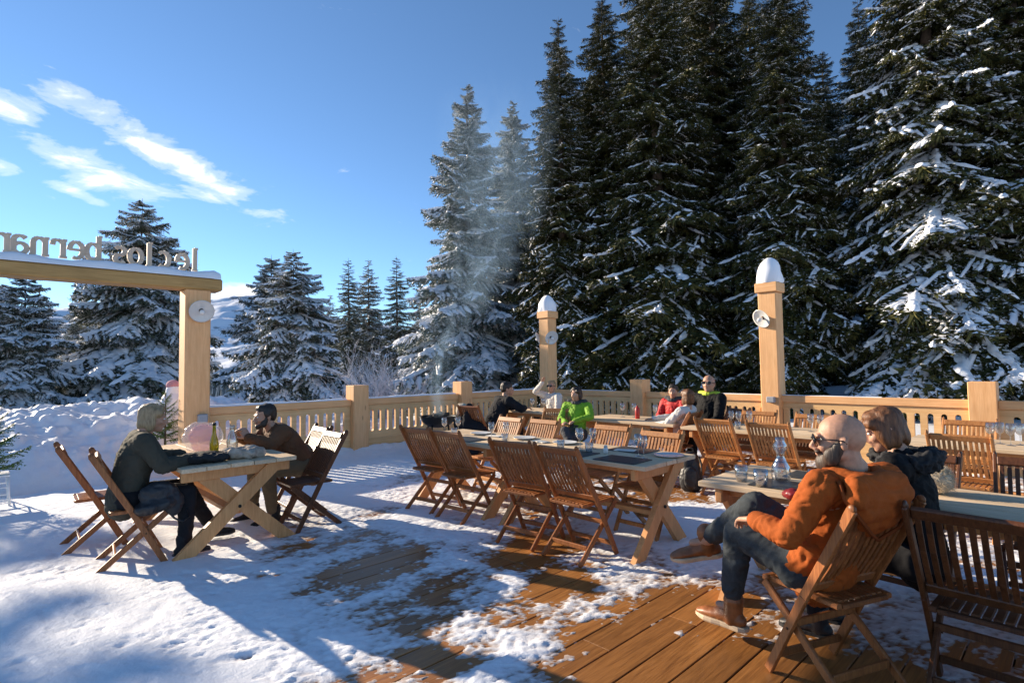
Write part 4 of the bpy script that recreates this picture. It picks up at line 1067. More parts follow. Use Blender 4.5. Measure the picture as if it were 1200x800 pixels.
def shoe_lumps(mb, ankle, toe_dir, up_, s=1.0, h=.085):
    """fills mb with the upper; returns the sole, one slab cut to the shape of the foot"""
    R = frame(toe_dir, up_); a = Vector(ankle); P = lambda x, y, z: a + R @ Vector((x, y, z)) * s
    U = R @ Vector((0, 0, 1))
    for (y, z, w_, t) in ((-.052, .036, .036, .036), (-.02, .042, .040, .040), (.02, .042, .041, .040), (.06, .036, .042, .036), (.10, .030, .044, .030), (.14, .026, .043, .026), (.172, .020, .036, .020)):
        if y > -.05: mb.cap(pv_[0], P(0, y, -h + z), pv_[1], w_ * s, t / w_, R @ Vector((1, 0, 0)), 18)
        pv_ = (P(0, y, -h + z), w_ * s)
    mb.cap(P(0, -.012, -.05), P(0, -.020, .030), .047 * s, .050 * s); mb.cap(P(0, -.02, .045), P(0, -.02, .052), .053 * s, .053 * s); mb.cap(P(0, .0, -.03), P(0, .07, -h + .045), .040 * s, .030 * s)
    out = [(-.100, .0), (-.092, .024), (-.06, .037), (-.01, .036), (.04, .039), (.09, .048), (.135, .050), (.175, .040), (.202, .020), (.208, 0)]
    loop = [(y, w_) for y, w_ in out] + [(y, -w_) for y, w_ in out[-2:0:-1]]
    so_ = MB(); n = len(loop); vs = []
    for (z, k) in ((-h - .012, .93), (-h - .004, 1.0), (-h + .010, 1.0), (-h + .014, .95)): vs += [P(w_ * k, .054 + (y - .054) * k, z) for y, w_ in loop]
    fs = [tuple(range(n - 1, -1, -1)), tuple(3 * n + i for i in range(n))]
    for j in range(3): fs += [(j * n + i, j * n + (i + 1) % n, (j + 1) * n + (i + 1) % n, (j + 1) * n + i) for i in range(n)]
    so_.add(vs, fs, False); return so_
def person(label, J, st, vox=.012, vb=None, cat='person', group=None, wrink=.006, seed=0.0):
    """J: joints in world metres; st: style"""
    s = st.get('s', 1.0); B = MB(); male = st.get('male', True)
    V = {k: Vector(v) for k, v in J.items() if k not in ('face', 'face_up', 'hands', 'toes', 'ups')}
    R, P = head_lumps(B, V['head'], J['face'], J.get('face_up', (0, 0, 1)), s, male)
    sc = st.get('build', 1.0)
    side = (V['sh_l'] - V['sh_r']).normalized(); chest_f = side.cross((V['neck'] - V['pelvis']).normalized())  # forward-ish
    # body under the clothes
    limb(B, [V['neck'] + Vector((0, 0, -.03)), P(0, -.022, -.045)], [.058 * s * sc, .052 * s])
    limb(B, [V['pelvis'], V['chest'], V['neck']], [.13 * s, .135 * s, .07 * s], .72, side)
    for a in 'lr':
        limb(B, [V['chest'] + (V['sh_' + a] - V['chest']) * .6, V['sh_' + a]], [.07 * s, .055 * s])
        limb(B, [V['sh_' + a], V['el_' + a], V['wr_' + a]], [.048 * s, .038 * s, .026 * s])
        limb(B, [V['pelvis'], V['hip_' + a], V['kn_' + a], V['an_' + a]], [.10 * s, .080 * s, .055 * s, .036 * s])
        hd = J['hands'][a]; hand_lumps(B, V['wr_' + a], hd[0], hd[1], hd[2], s * (1.0 if male else .92), hd[3])
        if 'toes' in J: limb(B, [V['an_' + a], V['an_' + a] + Vector(J['toes'][a]).normalized() * .07], [.030 * s, .020 * s])
    root = remesh(B, 'person', MT['skin'], vb or vox, 2, None); tag(root, label, cat, group)
    # trousers
    T = MB(); k = st.get('leg', 1.0)
    limb(T, [V['hip_l'], V['hip_r']], [.118 * s * sc, .118 * s * sc]); limb(T, [V['pelvis'] + Vector((0, 0, .06)), V['pelvis'] - Vector((0, 0, .01))], [.14 * s * sc, .13 * s * sc], .85, side)
    for a in 'lr':
        m_ = V['kn_' + a] + (V['an_' + a] - V['kn_' + a]) * .35
        limb(T, [V['hip_' + a], V['kn_' + a], m_, V['an_' + a] + (V['kn_' + a] - V['an_' + a]).normalized() * st.get('cuff', .05)], [.102 * s * k, .072 * s * k, .066 * s * k, .054 * s * k])
    remesh(T, 'trousers', MT[st['trousers']], vox, 3, root, folds(wrink * .8, 11, seed))
    # jacket
    K = MB(); kb = st.get('jacket_fat', 1.0) * sc
    cen = V['pelvis'].lerp(V['chest'], .5)
    limb(K, [V['pelvis'] + (V['pelvis'] - V['chest']).normalized() * st.get('hem', .03), cen, V['chest'], V['neck'] - (V['neck'] - V['chest']).normalized() * .06], [.165 * s * kb, .158 * s * kb, .172 * s * kb, .10 * s], .74, side)
    for a in 'lr':
        limb(K, [V['chest'].lerp(V['neck'], .45), V['sh_' + a]], [.108 * s * kb, .072 * s * kb])
        w2 = V['wr_' + a] + (V['el_' + a] - V['wr_' + a]).normalized() * .015
        limb(K, [V['sh_' + a], V['sh_' + a].lerp(V['el_' + a], .5), V['el_' + a], V['el_' + a].lerp(w2, .5), w2], [.074 * s * kb, .064 * s * kb, .057 * s * kb, .050 * s * kb, .042 * s * kb])
    for f in st.get('jacket_extra', ()): f(K, V, P, R, s)
    remesh(K, 'jacket', MT[st['jacket']], vox, 3, root, folds(wrink, 13, seed + 1))
    if 'extra' in st: st['extra'](root, V, P, R, s, vox)
    # shoes
    for a in 'lr':
        if 'toes' in J:
            S = MB(); d = J['toes'][a]; upv = J.get('ups', {}).get(a, V['kn_' + a] - V['an_' + a]) if isinstance(J.get('ups', {}), dict) else (0, 0, 1)
            so_ = shoe_lumps(S, V['an_' + a], d, upv, s * st.get('foot', 1.0)); sh_ = remesh(S, 'shoe', MT[st.get('shoe', 'leather')], max(.006, vox * .8), 2, root)
            so_.build('sole', MT[st.get('sole', 'sole')], sh_)
    # hair
    if 'hair' in st:
        Hh = MB(); st['hairf'](Hh, P, R, s); remesh(Hh, 'hair', MT[st['hair']], min(vox, .010), 2, root, strands(.0075, 34))
    if 'beard' in st:
        Hh = MB(); st['beardf'](Hh, P, R, s); remesh(Hh, 'beard', MT[st['beard']], min(vox, .008), 2, root, strands(.006, 42))
    if st.get('glasses'):
        G = MB()
        for sx in (-1, 1):
            G.ell(P(sx * .034, .098, .008), (.027 * s, .007 * s, .020 * s), R, 14, 8)
            G.tube([P(sx * .058, .090, .014), P(sx * .078, .04, .012), P(sx * .081, -.008, .006), P(sx * .080, -.022, -.008)], .0032 * s, 6)
        G.tube([P(-.012, .104, .014), P(0, .108, .015), P(.012, .104, .014)], .003, 6)
        G.build('sunglasses', MT['lens'], root)
    else:
        for sx in (-1, 1):
            Eb = MB(); Eb.ell(P(sx * .030, .0815, .008), (.012 * s, .009 * s, .0075 * s), R, 12, 8); e_ = Eb.build('eye', MT['china'], root)
            Ib = MB(); Ib.ell(P(sx * .030, .0865, .008), (.0058 * s, .0050 * s, .0062 * s), R, 10, 6); Ib.build('iris', MT['lens'], e_)
    return root
# hair styles
def hair_short(mb, P, R, s, thick=1.0):
    E = lambda x, y, z, a, b, d: mb.ell(P(x, y, z), (a * s, b * s, d * s), R, 20, 14)
    E(0, -.022, .048, .080 * thick, .096, .080); E(0, -.052, .008, .072, .064, .072); E(0, .032, .088, .056, .042, .034)
    for sx in (-1, 1): E(sx * .070, -.008, .028, .014, .036, .034)
def jacket_trim(root, V, m, s, F):
    # zip placket, hem band and pocket flaps so the shell reads as a garment
    c0 = V['pelvis'] + F * .150 * s + Vector((0, 0, -.02)); c1 = V['chest'] + F * .165 * s; c2 = V['neck'] + F * .085 * s
    K = MB(); K.tube([c0, c0.lerp(c1, .5) + F * .012, c1, c1.lerp(c2, .6), c2], .008 * s, 6); K.build('zip', MT['black_cloth'], root)
def hair_bob(mb, P, R, s):
    hair_short(mb, P, R, s, 1.0); E = lambda x, y, z, a, b, d: mb.ell(P(x, y, z), (a * s, b * s, d * s), R, 20, 14)
    E(0, -.060, -.035, .070, .048, .078)
    for sx in (-1, 1): E(sx * .068, -.012, -.030, .018, .044, .080); E(sx * .060, .030, .050, .028, .040, .040)
def hair_long(mb, P, R, s):
    hair_bob(mb, P, R, s)
    E = lambda x, y, z, a, b, d: mb.ell(P(x, y, z), (a * s, b * s, d * s), R, 20, 14)
    for sx in (-1, 1): E(sx * .072, .026, -.020, .022, .034, .085); E(sx * .058, .060, .060, .030, .030, .030)
def hair_tied(mb, P, R, s):
    hair_short(mb, P, R, s, 1.02); mb.ell(P(0, -.125, .030), (.036 * s, .040 * s, .036 * s), R)
def beard_full(mb, P, R, s):
    E = lambda x, y, z, a, b, d: mb.ell(P(x, y, z), (a * s, b * s, d * s), R, 18, 12)
    E(0, .068, -.098, .040, .036, .050); E(0, .050, -.085, .054, .044, .042)
    for sx in (-1, 1): E(sx * .052, .036, -.062, .022, .036, .044); E(sx * .064, .012, -.030, .013, .022, .042); E(sx * .022, .090, -.045, .018, .014, .009)
def beard_short(mb, P, R, s):
    E = lambda x, y, z, a, b, d: mb.ell(P(x, y, z), (a * s, b * s, d * s), R, 18, 12)
    E(0, .072, -.088, .032, .030, .028); E(0, .050, -.080, .050, .040, .032)
    for sx in (-1, 1): E(sx * .052, .034, -.060, .018, .034, .036); E(sx * .064, .012, -.030, .010, .018, .036); E(sx * .020, .093, -.044, .018, .010, .006)

def sit(x, y, deg, lean=0.0, H=1.0, seat=.46, head_turn=0.0, head_pitch=0.0, side_lean=0.0, sw=.19):
    """default seated skeleton; deg as for chairs (0 looks +Y); returns joints and the local->world function"""
    a = math.radians(deg); F = Vector((-math.sin(a), math.cos(a), 0)); L = Vector((-math.cos(a), -math.sin(a), 0)); O = Vector((x, y, 0))
    W = lambda f, l, z: O + F * f + L * l + Vector((0, 0, z))
    s = H; t = math.radians(lean); u = lambda d, l=0, f=0: W(d * math.sin(t) + f * math.cos(t), l + d * side_lean, seat + .09 + d * math.cos(t) - f * math.sin(t))
    J = dict(pelvis=u(0), chest=u(.31 * s), neck=u(.50 * s), sh_l=u(.44 * s, sw * s), sh_r=u(.44 * s, -sw * s))
    ht = a + math.radians(head_turn); hf = Vector((-math.sin(ht), math.cos(ht), math.tan(math.radians(head_pitch))))
    J['head'] = u(.50 * s) + Vector((0, 0, .135 * s)) + Vector((-math.sin(ht), math.cos(ht), 0)) * .03 + F * .03 * math.sin(t); J['face'] = hf
    J['hip_l'] = W(.02, .09 * s, seat + .07); J['hip_r'] = W(.02, -.09 * s, seat + .07)
    J['kn_l'] = W(.43 * s, .12, seat + .07); J['kn_r'] = W(.43 * s, -.12, seat + .07)
    J['an_l'] = W(.46 * s, .12, .09); J['an_r'] = W(.46 * s, -.12, .09)
    J['toes'] = {'l': F, 'r': F}
    J['el_l'] = u(.18, .24 * s, .10); J['el_r'] = u(.18, -.24 * s, .10)
    J['wr_l'] = W(.36, .12, .60); J['wr_r'] = W(.36, -.12, .60)
    J['hands'] = {'l': (F, (0, 0, -1), -L, .5), 'r': (F, (0, 0, -1), L, .5)}
    J['ups'] = {'l': Vector((0, 0, 1)), 'r': Vector((0, 0, 1))}
    return J, W, F, L

# --- 1: the man in the orange jacket, foreground
def at(px, py, q): d = ray(px, py); return Vector(np.array([0, 0, EYE]) + d * q / (d @ fw))
J, W, F, L = sit(-.94, 3.04, 68, lean=-21, H=1.05, seat=.455, sw=.205)
J['neck'] = J['neck'] + L * .03
J['head'] = J['neck'] + Vector((-.045, -.035, .142)); J['face'] = Vector((-.93, -.36, -.06))
J['hip_l'] = W(.06, .10, .53); J['hip_r'] = W(.06, -.10, .53)
J['kn_l'] = at(866, 622, 3.02); J['an_l'] = at(856, 712, 3.10); J['toes'] = {'l': Vector((-.93, .10, 0)), 'r': at(768, 640, 3.45) - at(825, 634, 3.38)}
J['kn_r'] = at(886, 592, 2.98); J['an_r'] = at(825, 634, 3.38); J['ups'] = {'l': Vector((0, 0, 1)), 'r': Vector((.35, 0, .95))}
J['el_l'] = at(924, 628, 2.55); J['wr_l'] = at(884, 608, 2.74); J['el_r'] = W(.06, -.27, .78); J['wr_r'] = W(.30, -.02, .70)
J['hands'] = {'l': (F * .9 - L * .2 + Vector((0, 0, -.2)), (0, 0, -1), -L + F * .4, .55), 'r': (F * .5 + L * .8, (0, 0, -1), F, .5)}
def hood(root, V, P, R, s, vox):
    K = MB(); n = V['neck']; b = (V['chest'] - n).normalized(); sd_ = L; bk = -(F - b * F.dot(b)).normalized(); Rr = Matrix((sd_, bk, b)).transposed()
    ring = [n + sd_ * .105 * math.cos(a) + bk * (.105 * math.sin(a) + .005) + Vector((0, 0, -.012 + .022 * math.sin(a))) for a in [PI * (-.28 + 1.56 * i / 12) for i in range(13)]]
    for p, q in zip(ring[:-1], ring[1:]): K.cap(p, q, .040, .040)
    for k, (w_, dn, th, out) in enumerate(((.130, .00, .050, .110), (.145, .050, .054, .132), (.120, .110, .054, .142), (.080, .170, .048, .138), (.03, .225, .038, .125))):
        K.cap(n + bk * out + b * dn + sd_ * w_, n + bk * out + b * dn - sd_ * w_, th, th)
    hd_ = remesh(K, 'hood', MT['orange'], vox, 4, root, folds(.007, 9, 5.0))
    K = MB(); v_ = [(.175, .00, .060), (.195, .06, .120), (.160, .125, .178), (.095, .195, .190), (.0, .262, .172)]
    v_ = v_ + [(-a_, b_, c_) for a_, b_, c_ in v_[-2::-1]]
    K.tube([n + sd_ * a_ + b * b_ + bk * c_ for a_, b_, c_ in v_], .0085, 8); K.build('hood_seam', MT['orange_dark'], hd_)
    K = MB()
    for t_ in (-1, 0, 1): K.cap(V['pelvis'] + sd_ * .09 * t_ - F * .02 + Vector((0, 0, .06)), V['pelvis'] + F * .05 + sd_ * .12 * t_ + Vector((0, 0, .0)), .125, .100, .8, sd_)
    remesh(K, 'jacket_skirt', MT['orange'], vox, 3, root, folds(.013, 10, 8.0))
    K = MB(); w2 = V['wr_l'] + (V['el_l'] - V['wr_l']).normalized() * .02; K.cap(w2, w2 + (V['el_l'] - V['wr_l']).normalized() * .035, .049, .050); remesh(K, 'cuff', MT['orange'], .007, 2, root)
person('bald bearded man in sunglasses and an orange jacket, legs crossed, in the right foreground', J,
       dict(s=1.05, trousers='denim', jacket='orange', extra=hood, shoe='leather', sole='sole', beard='hair_beard', beardf=beard_full, glasses=True, cuff=.11, jacket_fat=1.0, leg=1.0, hem=.05, foot=1.0), vox=.0085, vb=.006, wrink=.010, seed=2)

# --- 2: woman beside him
J, W, F, L = sit(-.66, 3.60, 92, lean=8, H=1.04, seat=.45, head_turn=20, head_pitch=-22)
J['head'] = J['neck'] + Vector((-.055, -.02, .115))
J['wr_l'] = W(.30, .10, .70); J['wr_r'] = W(.30, -.02, .72)
def fur_collar(root, V, P, R, s, vox):
    K = MB(); n = V['neck']; f_ = R @ Vector((0, 1, 0)); f_.z = 0; f_.normalize(); sd_ = f_.cross(Vector((0, 0, 1)))
    for i in range(12):
        a = PI * (-.15 + 1.3 * i / 11); p = n + sd_ * .135 * math.cos(a) - f_ * .150 * math.sin(a) + Vector((0, 0, -.02 - .03 * math.cos(a) ** 2)); K.ell(p, (.056, .056, .052))
    remesh(K, 'fur_hood', MT['black_cloth'], .009, 1, root, lambda p: .022 * noise3(p, 38, 3.0) + .012 * noise3(p, 80, 6.0))
person('woman with brown hair looking down, in a black coat with a furry hood', J,
       dict(s=.98, male=False, trousers='black_wool', jacket='black_puffer', hair='hair_brown', hairf=hair_long, extra=fur_collar, jacket_fat=1.06, shoe='black_nylon', sole='black_cloth'), vox=.010, vb=.008, wrink=.010, seed=5)

# --- 3: woman at the left
J, W, F, L = sit(-5.50, .90, -4, lean=13, H=1.02, seat=.45, head_turn=-4, head_pitch=-10)
J['head'] = J['neck'] + Vector((0, .065, .115))
J['el_l'] = W(.20, .24, .80); J['wr_l'] = W(.43, .16, .805); J['el_r'] = W(.22, -.25, .78); J['wr_r'] = W(.45, -.14, .80)
J['kn_l'] = W(.44, .11, .53); J['kn_r'] = W(.42, -.13, .53); J['an_l'] = W(.66, .12, .14); J['an_r'] = W(.40, -.16, .10)
person('woman with a blonde bob in a dark olive jacket at the picnic table', J,
       dict(s=1.0, male=False, trousers='black_wool', jacket='olive', hair='hair_blonde', hairf=hair_bob, shoe='black_cloth', sole='black_nylon', jacket_fat=1.12, hem=.02, foot=.95), vox=.010, vb=.008, wrink=.009, seed=7)
# --- 4: man opposite her
J, W, F, L = sit(-5.94, 2.56, 178, lean=38, H=1.04, seat=.45, head_turn=3, head_pitch=-6)
J['head'] = J['neck'] + Vector((0, -.075, .115))
J['el_l'] = W(.40, .22, .80); J['wr_l'] = W(.58, .07, .87); J['el_r'] = W(.42, -.22, .80); J['wr_r'] = W(.62, -.05, .86)
J['hands'] = {'l': (F * .4 + Vector((0, 0, .8)) - L * .4, -L, F, .8), 'r': (F * .3 + Vector((0, 0, .8)) + L * .4, L, F, .8)}
J['kn_l'] = W(.42, .16, .54); J['an_l'] = W(.36, .16, .09)
person('dark-haired bearded man in a brown jacket hunched over the picnic table at the left', J,
       dict(s=1.05, trousers='khaki', jacket='brown_cloth', hair='hair_dark', hairf=hair_short, beard='hair_dark', beardf=beard_short, shoe='black_cloth', sole='black_nylon', hem=.10, jacket_fat=1.14), vox=.010, vb=.008, wrink=.009, seed=9)
def collar_extra(root, V, P, R, s, vox, m_='lime_pale'):
    K = MB(); n = V['neck']; f_ = R @ Vector((0, 1, 0)); sd_ = R @ Vector((1, 0, 0))
    for i in range(14):
        a = 2 * PI * i / 14; K.ell(n + sd_ * .078 * math.cos(a) + f_ * .072 * math.sin(a) + Vector((0, 0, -.005)), (.028, .028, .032))
    K.cap(V['sh_l'].lerp(n, .25) + Vector((0, 0, .055)), n + Vector((0, 0, .0)), .038, .045); K.cap(V['sh_r'].lerp(n, .25) + Vector((0, 0, .055)), n, .038, .045)
    remesh(K, 'collar', MT[m_], .010, 2, root, folds(.004, 12, 3))
MT['lime_pale'] = cloth('yellow_green_shell', (.50, .62, .06), .6)
# --- back tables
J, W, F, L = sit(-7.22, 6.45, -16, lean=30, H=1.08, seat=.45, head_turn=-20, head_pitch=-4)
J['el_r'] = W(.40, -.36, .82); J['wr_r'] = W(.58, -.14, .82); J['el_l'] = W(.38, .28, .82); J['wr_l'] = W(.55, .1, .82)
person('person in a black coat leaning on the farthest back table, back turned to us', J, dict(s=1.08, trousers='black_wool', jacket='black_wool', hair='hair_dark', hairf=hair_short, shoe='black_cloth', sole='black_cloth', jacket_fat=1.1), vox=.012, wrink=.011, seed=11)
J, W, F, L = sit(-7.12, 7.98, 172, lean=6, H=.95, seat=.47, head_turn=25, head_pitch=2)
J['el_r'] = W(.22, -.30, 1.06); J['wr_r'] = W(.20, -.10, 1.24); J['hands']['r'] = (Vector((0, 0, 1)) + L * .3, L, F, .6)
person('blonde woman in off-white clothes with a hand raised, before the far lamp post', J, dict(s=.95, male=False, trousers='grey_cloth', jacket='white_cloth', hair='hair_blonde', hairf=hair_tied, glasses=True), vox=.012, wrink=.010, seed=13)
J, W, F, L = sit(-5.36, 6.48, 196, lean=-10, H=.90, seat=.46, head_turn=-14, head_pitch=0)
J['kn_r'] = W(.44, .02, .62); J['an_r'] = W(.62, .26, .30); J['el_l'] = W(.10, .28, .80); J['wr_l'] = W(.26, .08, .74); J['wr_r'] = W(.26, -.04, .72)
person('woman with dark shoulder-length hair in a lime green jacket, facing us behind the long table', J, dict(s=.92, male=False, trousers='grey_cloth', jacket='lime', hair='hair_dark', hairf=hair_bob, extra=lambda *a: collar_extra(*a, m_='grey_cloth'), shoe='grey_cloth', sole='black_cloth'), vox=.012, wrink=.011, seed=15)
J, W, F, L = sit(-3.96, 6.90, 97, lean=-24, H=.94, seat=.45, head_turn=-40, head_pitch=6)
J['wr_l'] = W(.30, .10, .70); J['wr_r'] = W(.34, -.05, .78); J['el_r'] = W(.12, -.22, .80)
person('brown-haired woman in a pale cream jacket leaning back in her chair', J, dict(s=.94, male=False, trousers='grey_cloth', jacket='white_cloth', hair='hair_brown', hairf=hair_bob), vox=.012, wrink=.011, seed=17)
J, W, F, L = sit(-4.55, 7.95, 176, lean=4, H=.90, seat=.46, head_turn=24, head_pitch=-6)
person('young dark-haired person in a red jacket, sitting beyond the back table', J, dict(s=.93, trousers='black_wool', jacket='redj', hair='hair_dark', hairf=hair_short, extra=lambda *a: collar_extra(*a, m_='grey_cloth')), vox=.012, wrink=.011, seed=19)
def lime_collar(K, V, P, R, s, vox=None): pass
J, W, F, L = sit(-3.90, 7.70, 168, lean=-8, H=1.08, seat=.48, head_turn=22, head_pitch=6)
person('bald man in dark glasses and a black jacket with a yellow-green collar', J, dict(s=1.12, trousers='black_wool', jacket='black_puffer', glasses=True, extra=collar_extra), vox=.012, wrink=.011, seed=21)
# ------------------------------------------------------------------ things on and around the tables
TT_ = .757
def wine_glass(h=.19, r=.036, water=0):
    w_ = .0018
    out = [(.034, 0), (.034, .002), (.006, .006), (.004, .012), (.0038, h * .42), (.008, h * .45), (.026, h * .53), (r, h * .68), (r * .97, h * .82), (r * .82, h)]
    inn = [(r * .82 - w_, h), (r * .97 - w_, h * .82), (r - w_, h * .68), (.024, h * .545), (.006, h * .475), (0, h * .47)]
    return MB().lathe(out + inn, (0, 0, 0), 18)
def tumbler(h=.09, r=.036):
    return MB().lathe([(r * .8, 0), (r, h * .5), (r * 1.03, h), (r * 1.03 - .002, h), (r - .002, h * .5), (r * .8 - .002, .008), (0, .008)], (0, 0, 0), 18)
glass_p = {}
def table_item(key, maker, m, name, cat, x, y, label, group, z=TT_, rz=0.0, s=1.0):
    if key not in glass_p: glass_p[key] = maker().build(name, m); o = glass_p[key]
    else: o = glass_p[key].copy(); COL.objects.link(o)
    o.location = (x, y, z + .0012); o.rotation_euler = (0, 0, rz); o.scale = (s,) * 3
    return tag(o, label, cat, group)
WG = 'stemmed wine glasses on the tables'; TG = 'water tumblers on the tables'
where = {'L1': 'on the left end of the long table', 'L2': 'left of the middle of the long table', 'L3': 'in the middle of the long table', 'L4': 'at the right end of the long table'}
for (x, y, w_) in ((-5.38, 4.05, 'nearest the two leftmost chairs on the long table'), (-5.28, 4.18, 'by the pale chair backs at the left of the long table')):
    table_item('wine', wine_glass, MT['glass'], 'wine_glass', 'glass', x, y, 'wine glass ' + w_, WG)
for (x, y, w_) in ((-4.50, 4.02, 'above the third near chair on the long table'), (-4.40, 4.14, 'second of the two above the third near chair')):
    table_item('wine', wine_glass, MT['glass'], 'wine_glass', 'glass', x, y, 'wine glass ' + w_, WG)
for (x, y, w_) in ((-3.42, 4.18, 'left one of the cluster mid long table'), (-3.30, 4.24, 'rear one of the cluster mid long table'), (-3.34, 4.10, 'near one of the cluster mid long table'),
                   (-2.72, 4.12, 'left one at the right end of the long table'), (-2.62, 4.05, 'rightmost one on the long table, by the plate')):
    table_item('wine', wine_glass, MT['glass'], 'wine_glass', 'glass', x, y, 'wine glass, ' + w_, WG)
for (x, y, w_) in ((-3.16, 4.00, 'beside the salt shaker on the long table'), (-5.10, 3.98, 'near the far left chairs on the long table'), (-4.25, 3.98, 'between plates on the left part of the long table'), (-3.48, 3.98, 'in front of the wine glass cluster')):
    table_item('tum', tumbler, MT['glass'], 'tumbler', 'glass', x, y, 'water tumbler ' + w_, TG)
# second row and right-hand table
k_ = 0
for (x, y, w_) in ((-3.12, 6.80, 'left one left of the near lamp post'), (-3.00, 6.74, 'middle one left of the near lamp post'), (-2.92, 6.86, 'right one left of the near lamp post'),
                   (-2.22, 6.86, 'left one right of the near lamp post'), (-2.10, 6.80, 'right one right of the near lamp post'),
                   (-.66, 6.84, 'left one of four below the square post'), (-.60, 6.92, 'second one of four below the square post'), (-.52, 6.84, 'third one of four below the square post'), (-.46, 6.92, 'last one of four below the square post')):
    table_item('wine', wine_glass, MT['glass'], 'wine_glass', 'glass', x, y, 'wine glass, ' + w_, WG, s=1.05)
for (x, y, w_) in ((-2.96, 6.62, 'on the second-row table left of the post'), (-2.04, 6.66, 'on the second-row table right of the post'), (-.34, 6.70, 'at the right of the right-hand back table')):
    table_item('tum', tumbler, MT['glass'], 'tumbler', 'glass', x, y, 'water tumbler ' + w_, TG)
# back tables
for (x, y, w_) in ((-4.95, 7.10, 'tall one beside the red tin'), (-4.78, 7.16, 'second one beside the red tin'), (-4.35, 7.05, 'right of the red tin'), (-7.05, 7.3, 'in front of the black coated person'), (-6.85, 7.38, 'in front of the blonde woman'), (-6.72, 7.30, 'rightmost one on the farthest table')):
    table_item('wine', wine_glass, MT['glass'], 'wine_glass', 'glass', x, y, 'wine glass ' + w_, WG, s=1.1)
table_item('tin', lambda: MB().lathe([(.030, 0), (.034, .004), (.034, .150), (.026, .162), (.014, .168), (.014, .185), (0, .187)], (0, 0, 0), 18), MT['red'], 'red_tin', 'tin', -4.62, 7.00, 'tall red tin on the back table by the square post', None)
def plate(): return MB().lathe([(.075, 0), (.08, .004), (.125, .014), (.128, .018), (.120, .016), (.075, .007), (0, .006)], (0, 0, 0), 28)
for (x, y, w_) in ((-2.52, 4.28, 'at the right end of the long table'), (-5.0, 4.30, 'at the left of the long table'), (-4.30, 4.32, 'left of the middle of the long table'), (-3.72, 4.32, 'right of the middle of the long table')):
    table_item('plate', plate, MT['china'], 'plate', 'plate', x, y, 'white plate ' + w_, 'white plates on the long table')
def mat_(): return MB().box((0, 0, .003), (.40, .28, .006), None, .002)
for (x, y, w_) in ((-2.72, 3.88, 'near the right end of the long table'), (-3.25, 3.88, 'above the two near chairs of the long table'), (-4.05, 3.88, 'in the middle of the near side'), (-4.75, 3.88, 'behind the second chair from the left'), (-2.95, 4.38, 'on the far side of the long table')):
    table_item('slate', mat_, MT['slate'], 'slate_placemat', 'placemat', x, y, 'dark slate placemat ' + w_, 'slate placemats', z=TT_, rz=.02)
def napkin(): return MB().box((0, 0, .006), (.19, .10, .010), None, .004)
for (x, y, w_, r_z) in ((-2.98, 4.30, 'beside the right-hand plate', .3), (-3.98, 4.24, 'between two plates', -.2), (-4.7, 4.24, 'near the leftmost plate', .2)):
    table_item('napkin', napkin, MT['paper'], 'napkin', 'napkin', x, y, 'folded cream napkin ' + w_ + ' on the long table', 'folded napkins', rz=r_z)
sh_ = thing('salt_shaker', 'small white salt shaker on the long table beside a tumbler', 'salt shaker', (-3.02, 4.06, TT_ + .001))
MB().lathe([(.022, 0), (.022, .04), (.016, .055), (0, .055)], (0, 0, 0), 14).build('body', MT['china'], sh_); MB().lathe([(.017, .0555), (.017, .066), (.010, .074), (0, .075)], (0, 0, 0), 14).build('cap', MT['enamel'], sh_)
# the man's table: carafe, tumblers, mats
cf = thing('water_carafe', 'round-bellied clear glass water carafe in front of the bearded man', 'carafe', (-1.46, 3.90, TT_ + .001))
def shell(prof, w_=.003):
    inner = [(max(r - w_, 0), z) for r, z in reversed(prof[1:])] + [(0, prof[0][1] + .006)]
    return MB().lathe([(0, 0)] + prof + inner, (0, 0, 0), 28)
shell([(.052, 0), (.058, .01), (.062, .05), (.058, .09), (.036, .13), (.026, .16), (.027, .185), (.045, .215), (.044, .235), (.028, .262), (.030, .285)]).build('bottle', MT['glass'], cf)
table_item('tum', tumbler, MT['glass'], 'tumbler', 'glass', -1.64, 3.70, 'water tumbler by the denim knee of the man in orange', TG, s=1.15)
table_item('tum', tumbler, MT['glass'], 'tumbler', 'glass', -1.48, 3.62, 'water tumbler between the carafe and the orange sleeve', TG, s=1.2)
table_item('tum', tumbler, MT['glass'], 'tumbler', 'glass', -1.24, 3.86, 'water tumbler hidden behind the man in orange', TG, s=1.1)
table_item('slate', mat_, MT['slate'], 'slate_placemat', 'placemat', -1.36, 3.74, 'dark slate placemat under the tumblers by the man in orange', 'slate placemats')
table_item('slate', mat_, MT['slate'], 'slate_placemat', 'placemat', -1.30, 4.16, 'dark slate placemat behind the carafe', 'slate placemats')
# picnic table at the left
ol = thing('oil_bottle', 'yellow-green glass bottle of oil on the picnic table', 'bottle', (-5.72, 1.62, TT_ + .001))
MB().lathe([(0, 0), (.036, 0), (.040, .006), (.040, .10), (.034, .14), (.017, .20), (.014, .26), (.016, .265), (.016, .275), (0, .275)], (0, 0, 0), 22).build('bottle', MT['oil_body'] if 'oil_body' in MT else simple('yellow_green_bottle', (.42, .40, .02), .12, var=.1, Transmission_Weight=.6), ol)
MB().lathe([(.016, .2755), (.016, .30), (0, .301)], (0, 0, 0), 14).build('cap', MT['black_metal'], ol)
cw = thing('glass_carafe', 'clear glass carafe right of the oil bottle on the picnic table', 'carafe', (-5.66, 1.76, TT_ + .001))
shell([(.046, 0), (.050, .01), (.050, .12), (.040, .17), (.022, .21), (.021, .25), (.027, .27)]).build('bottle', MT['glass'], cw)
pk = thing('pink_bag', 'puffy pink and clear plastic bag standing on the picnic table by the gateway post', 'bag', (-6.00, 1.60, TT_ + .001))
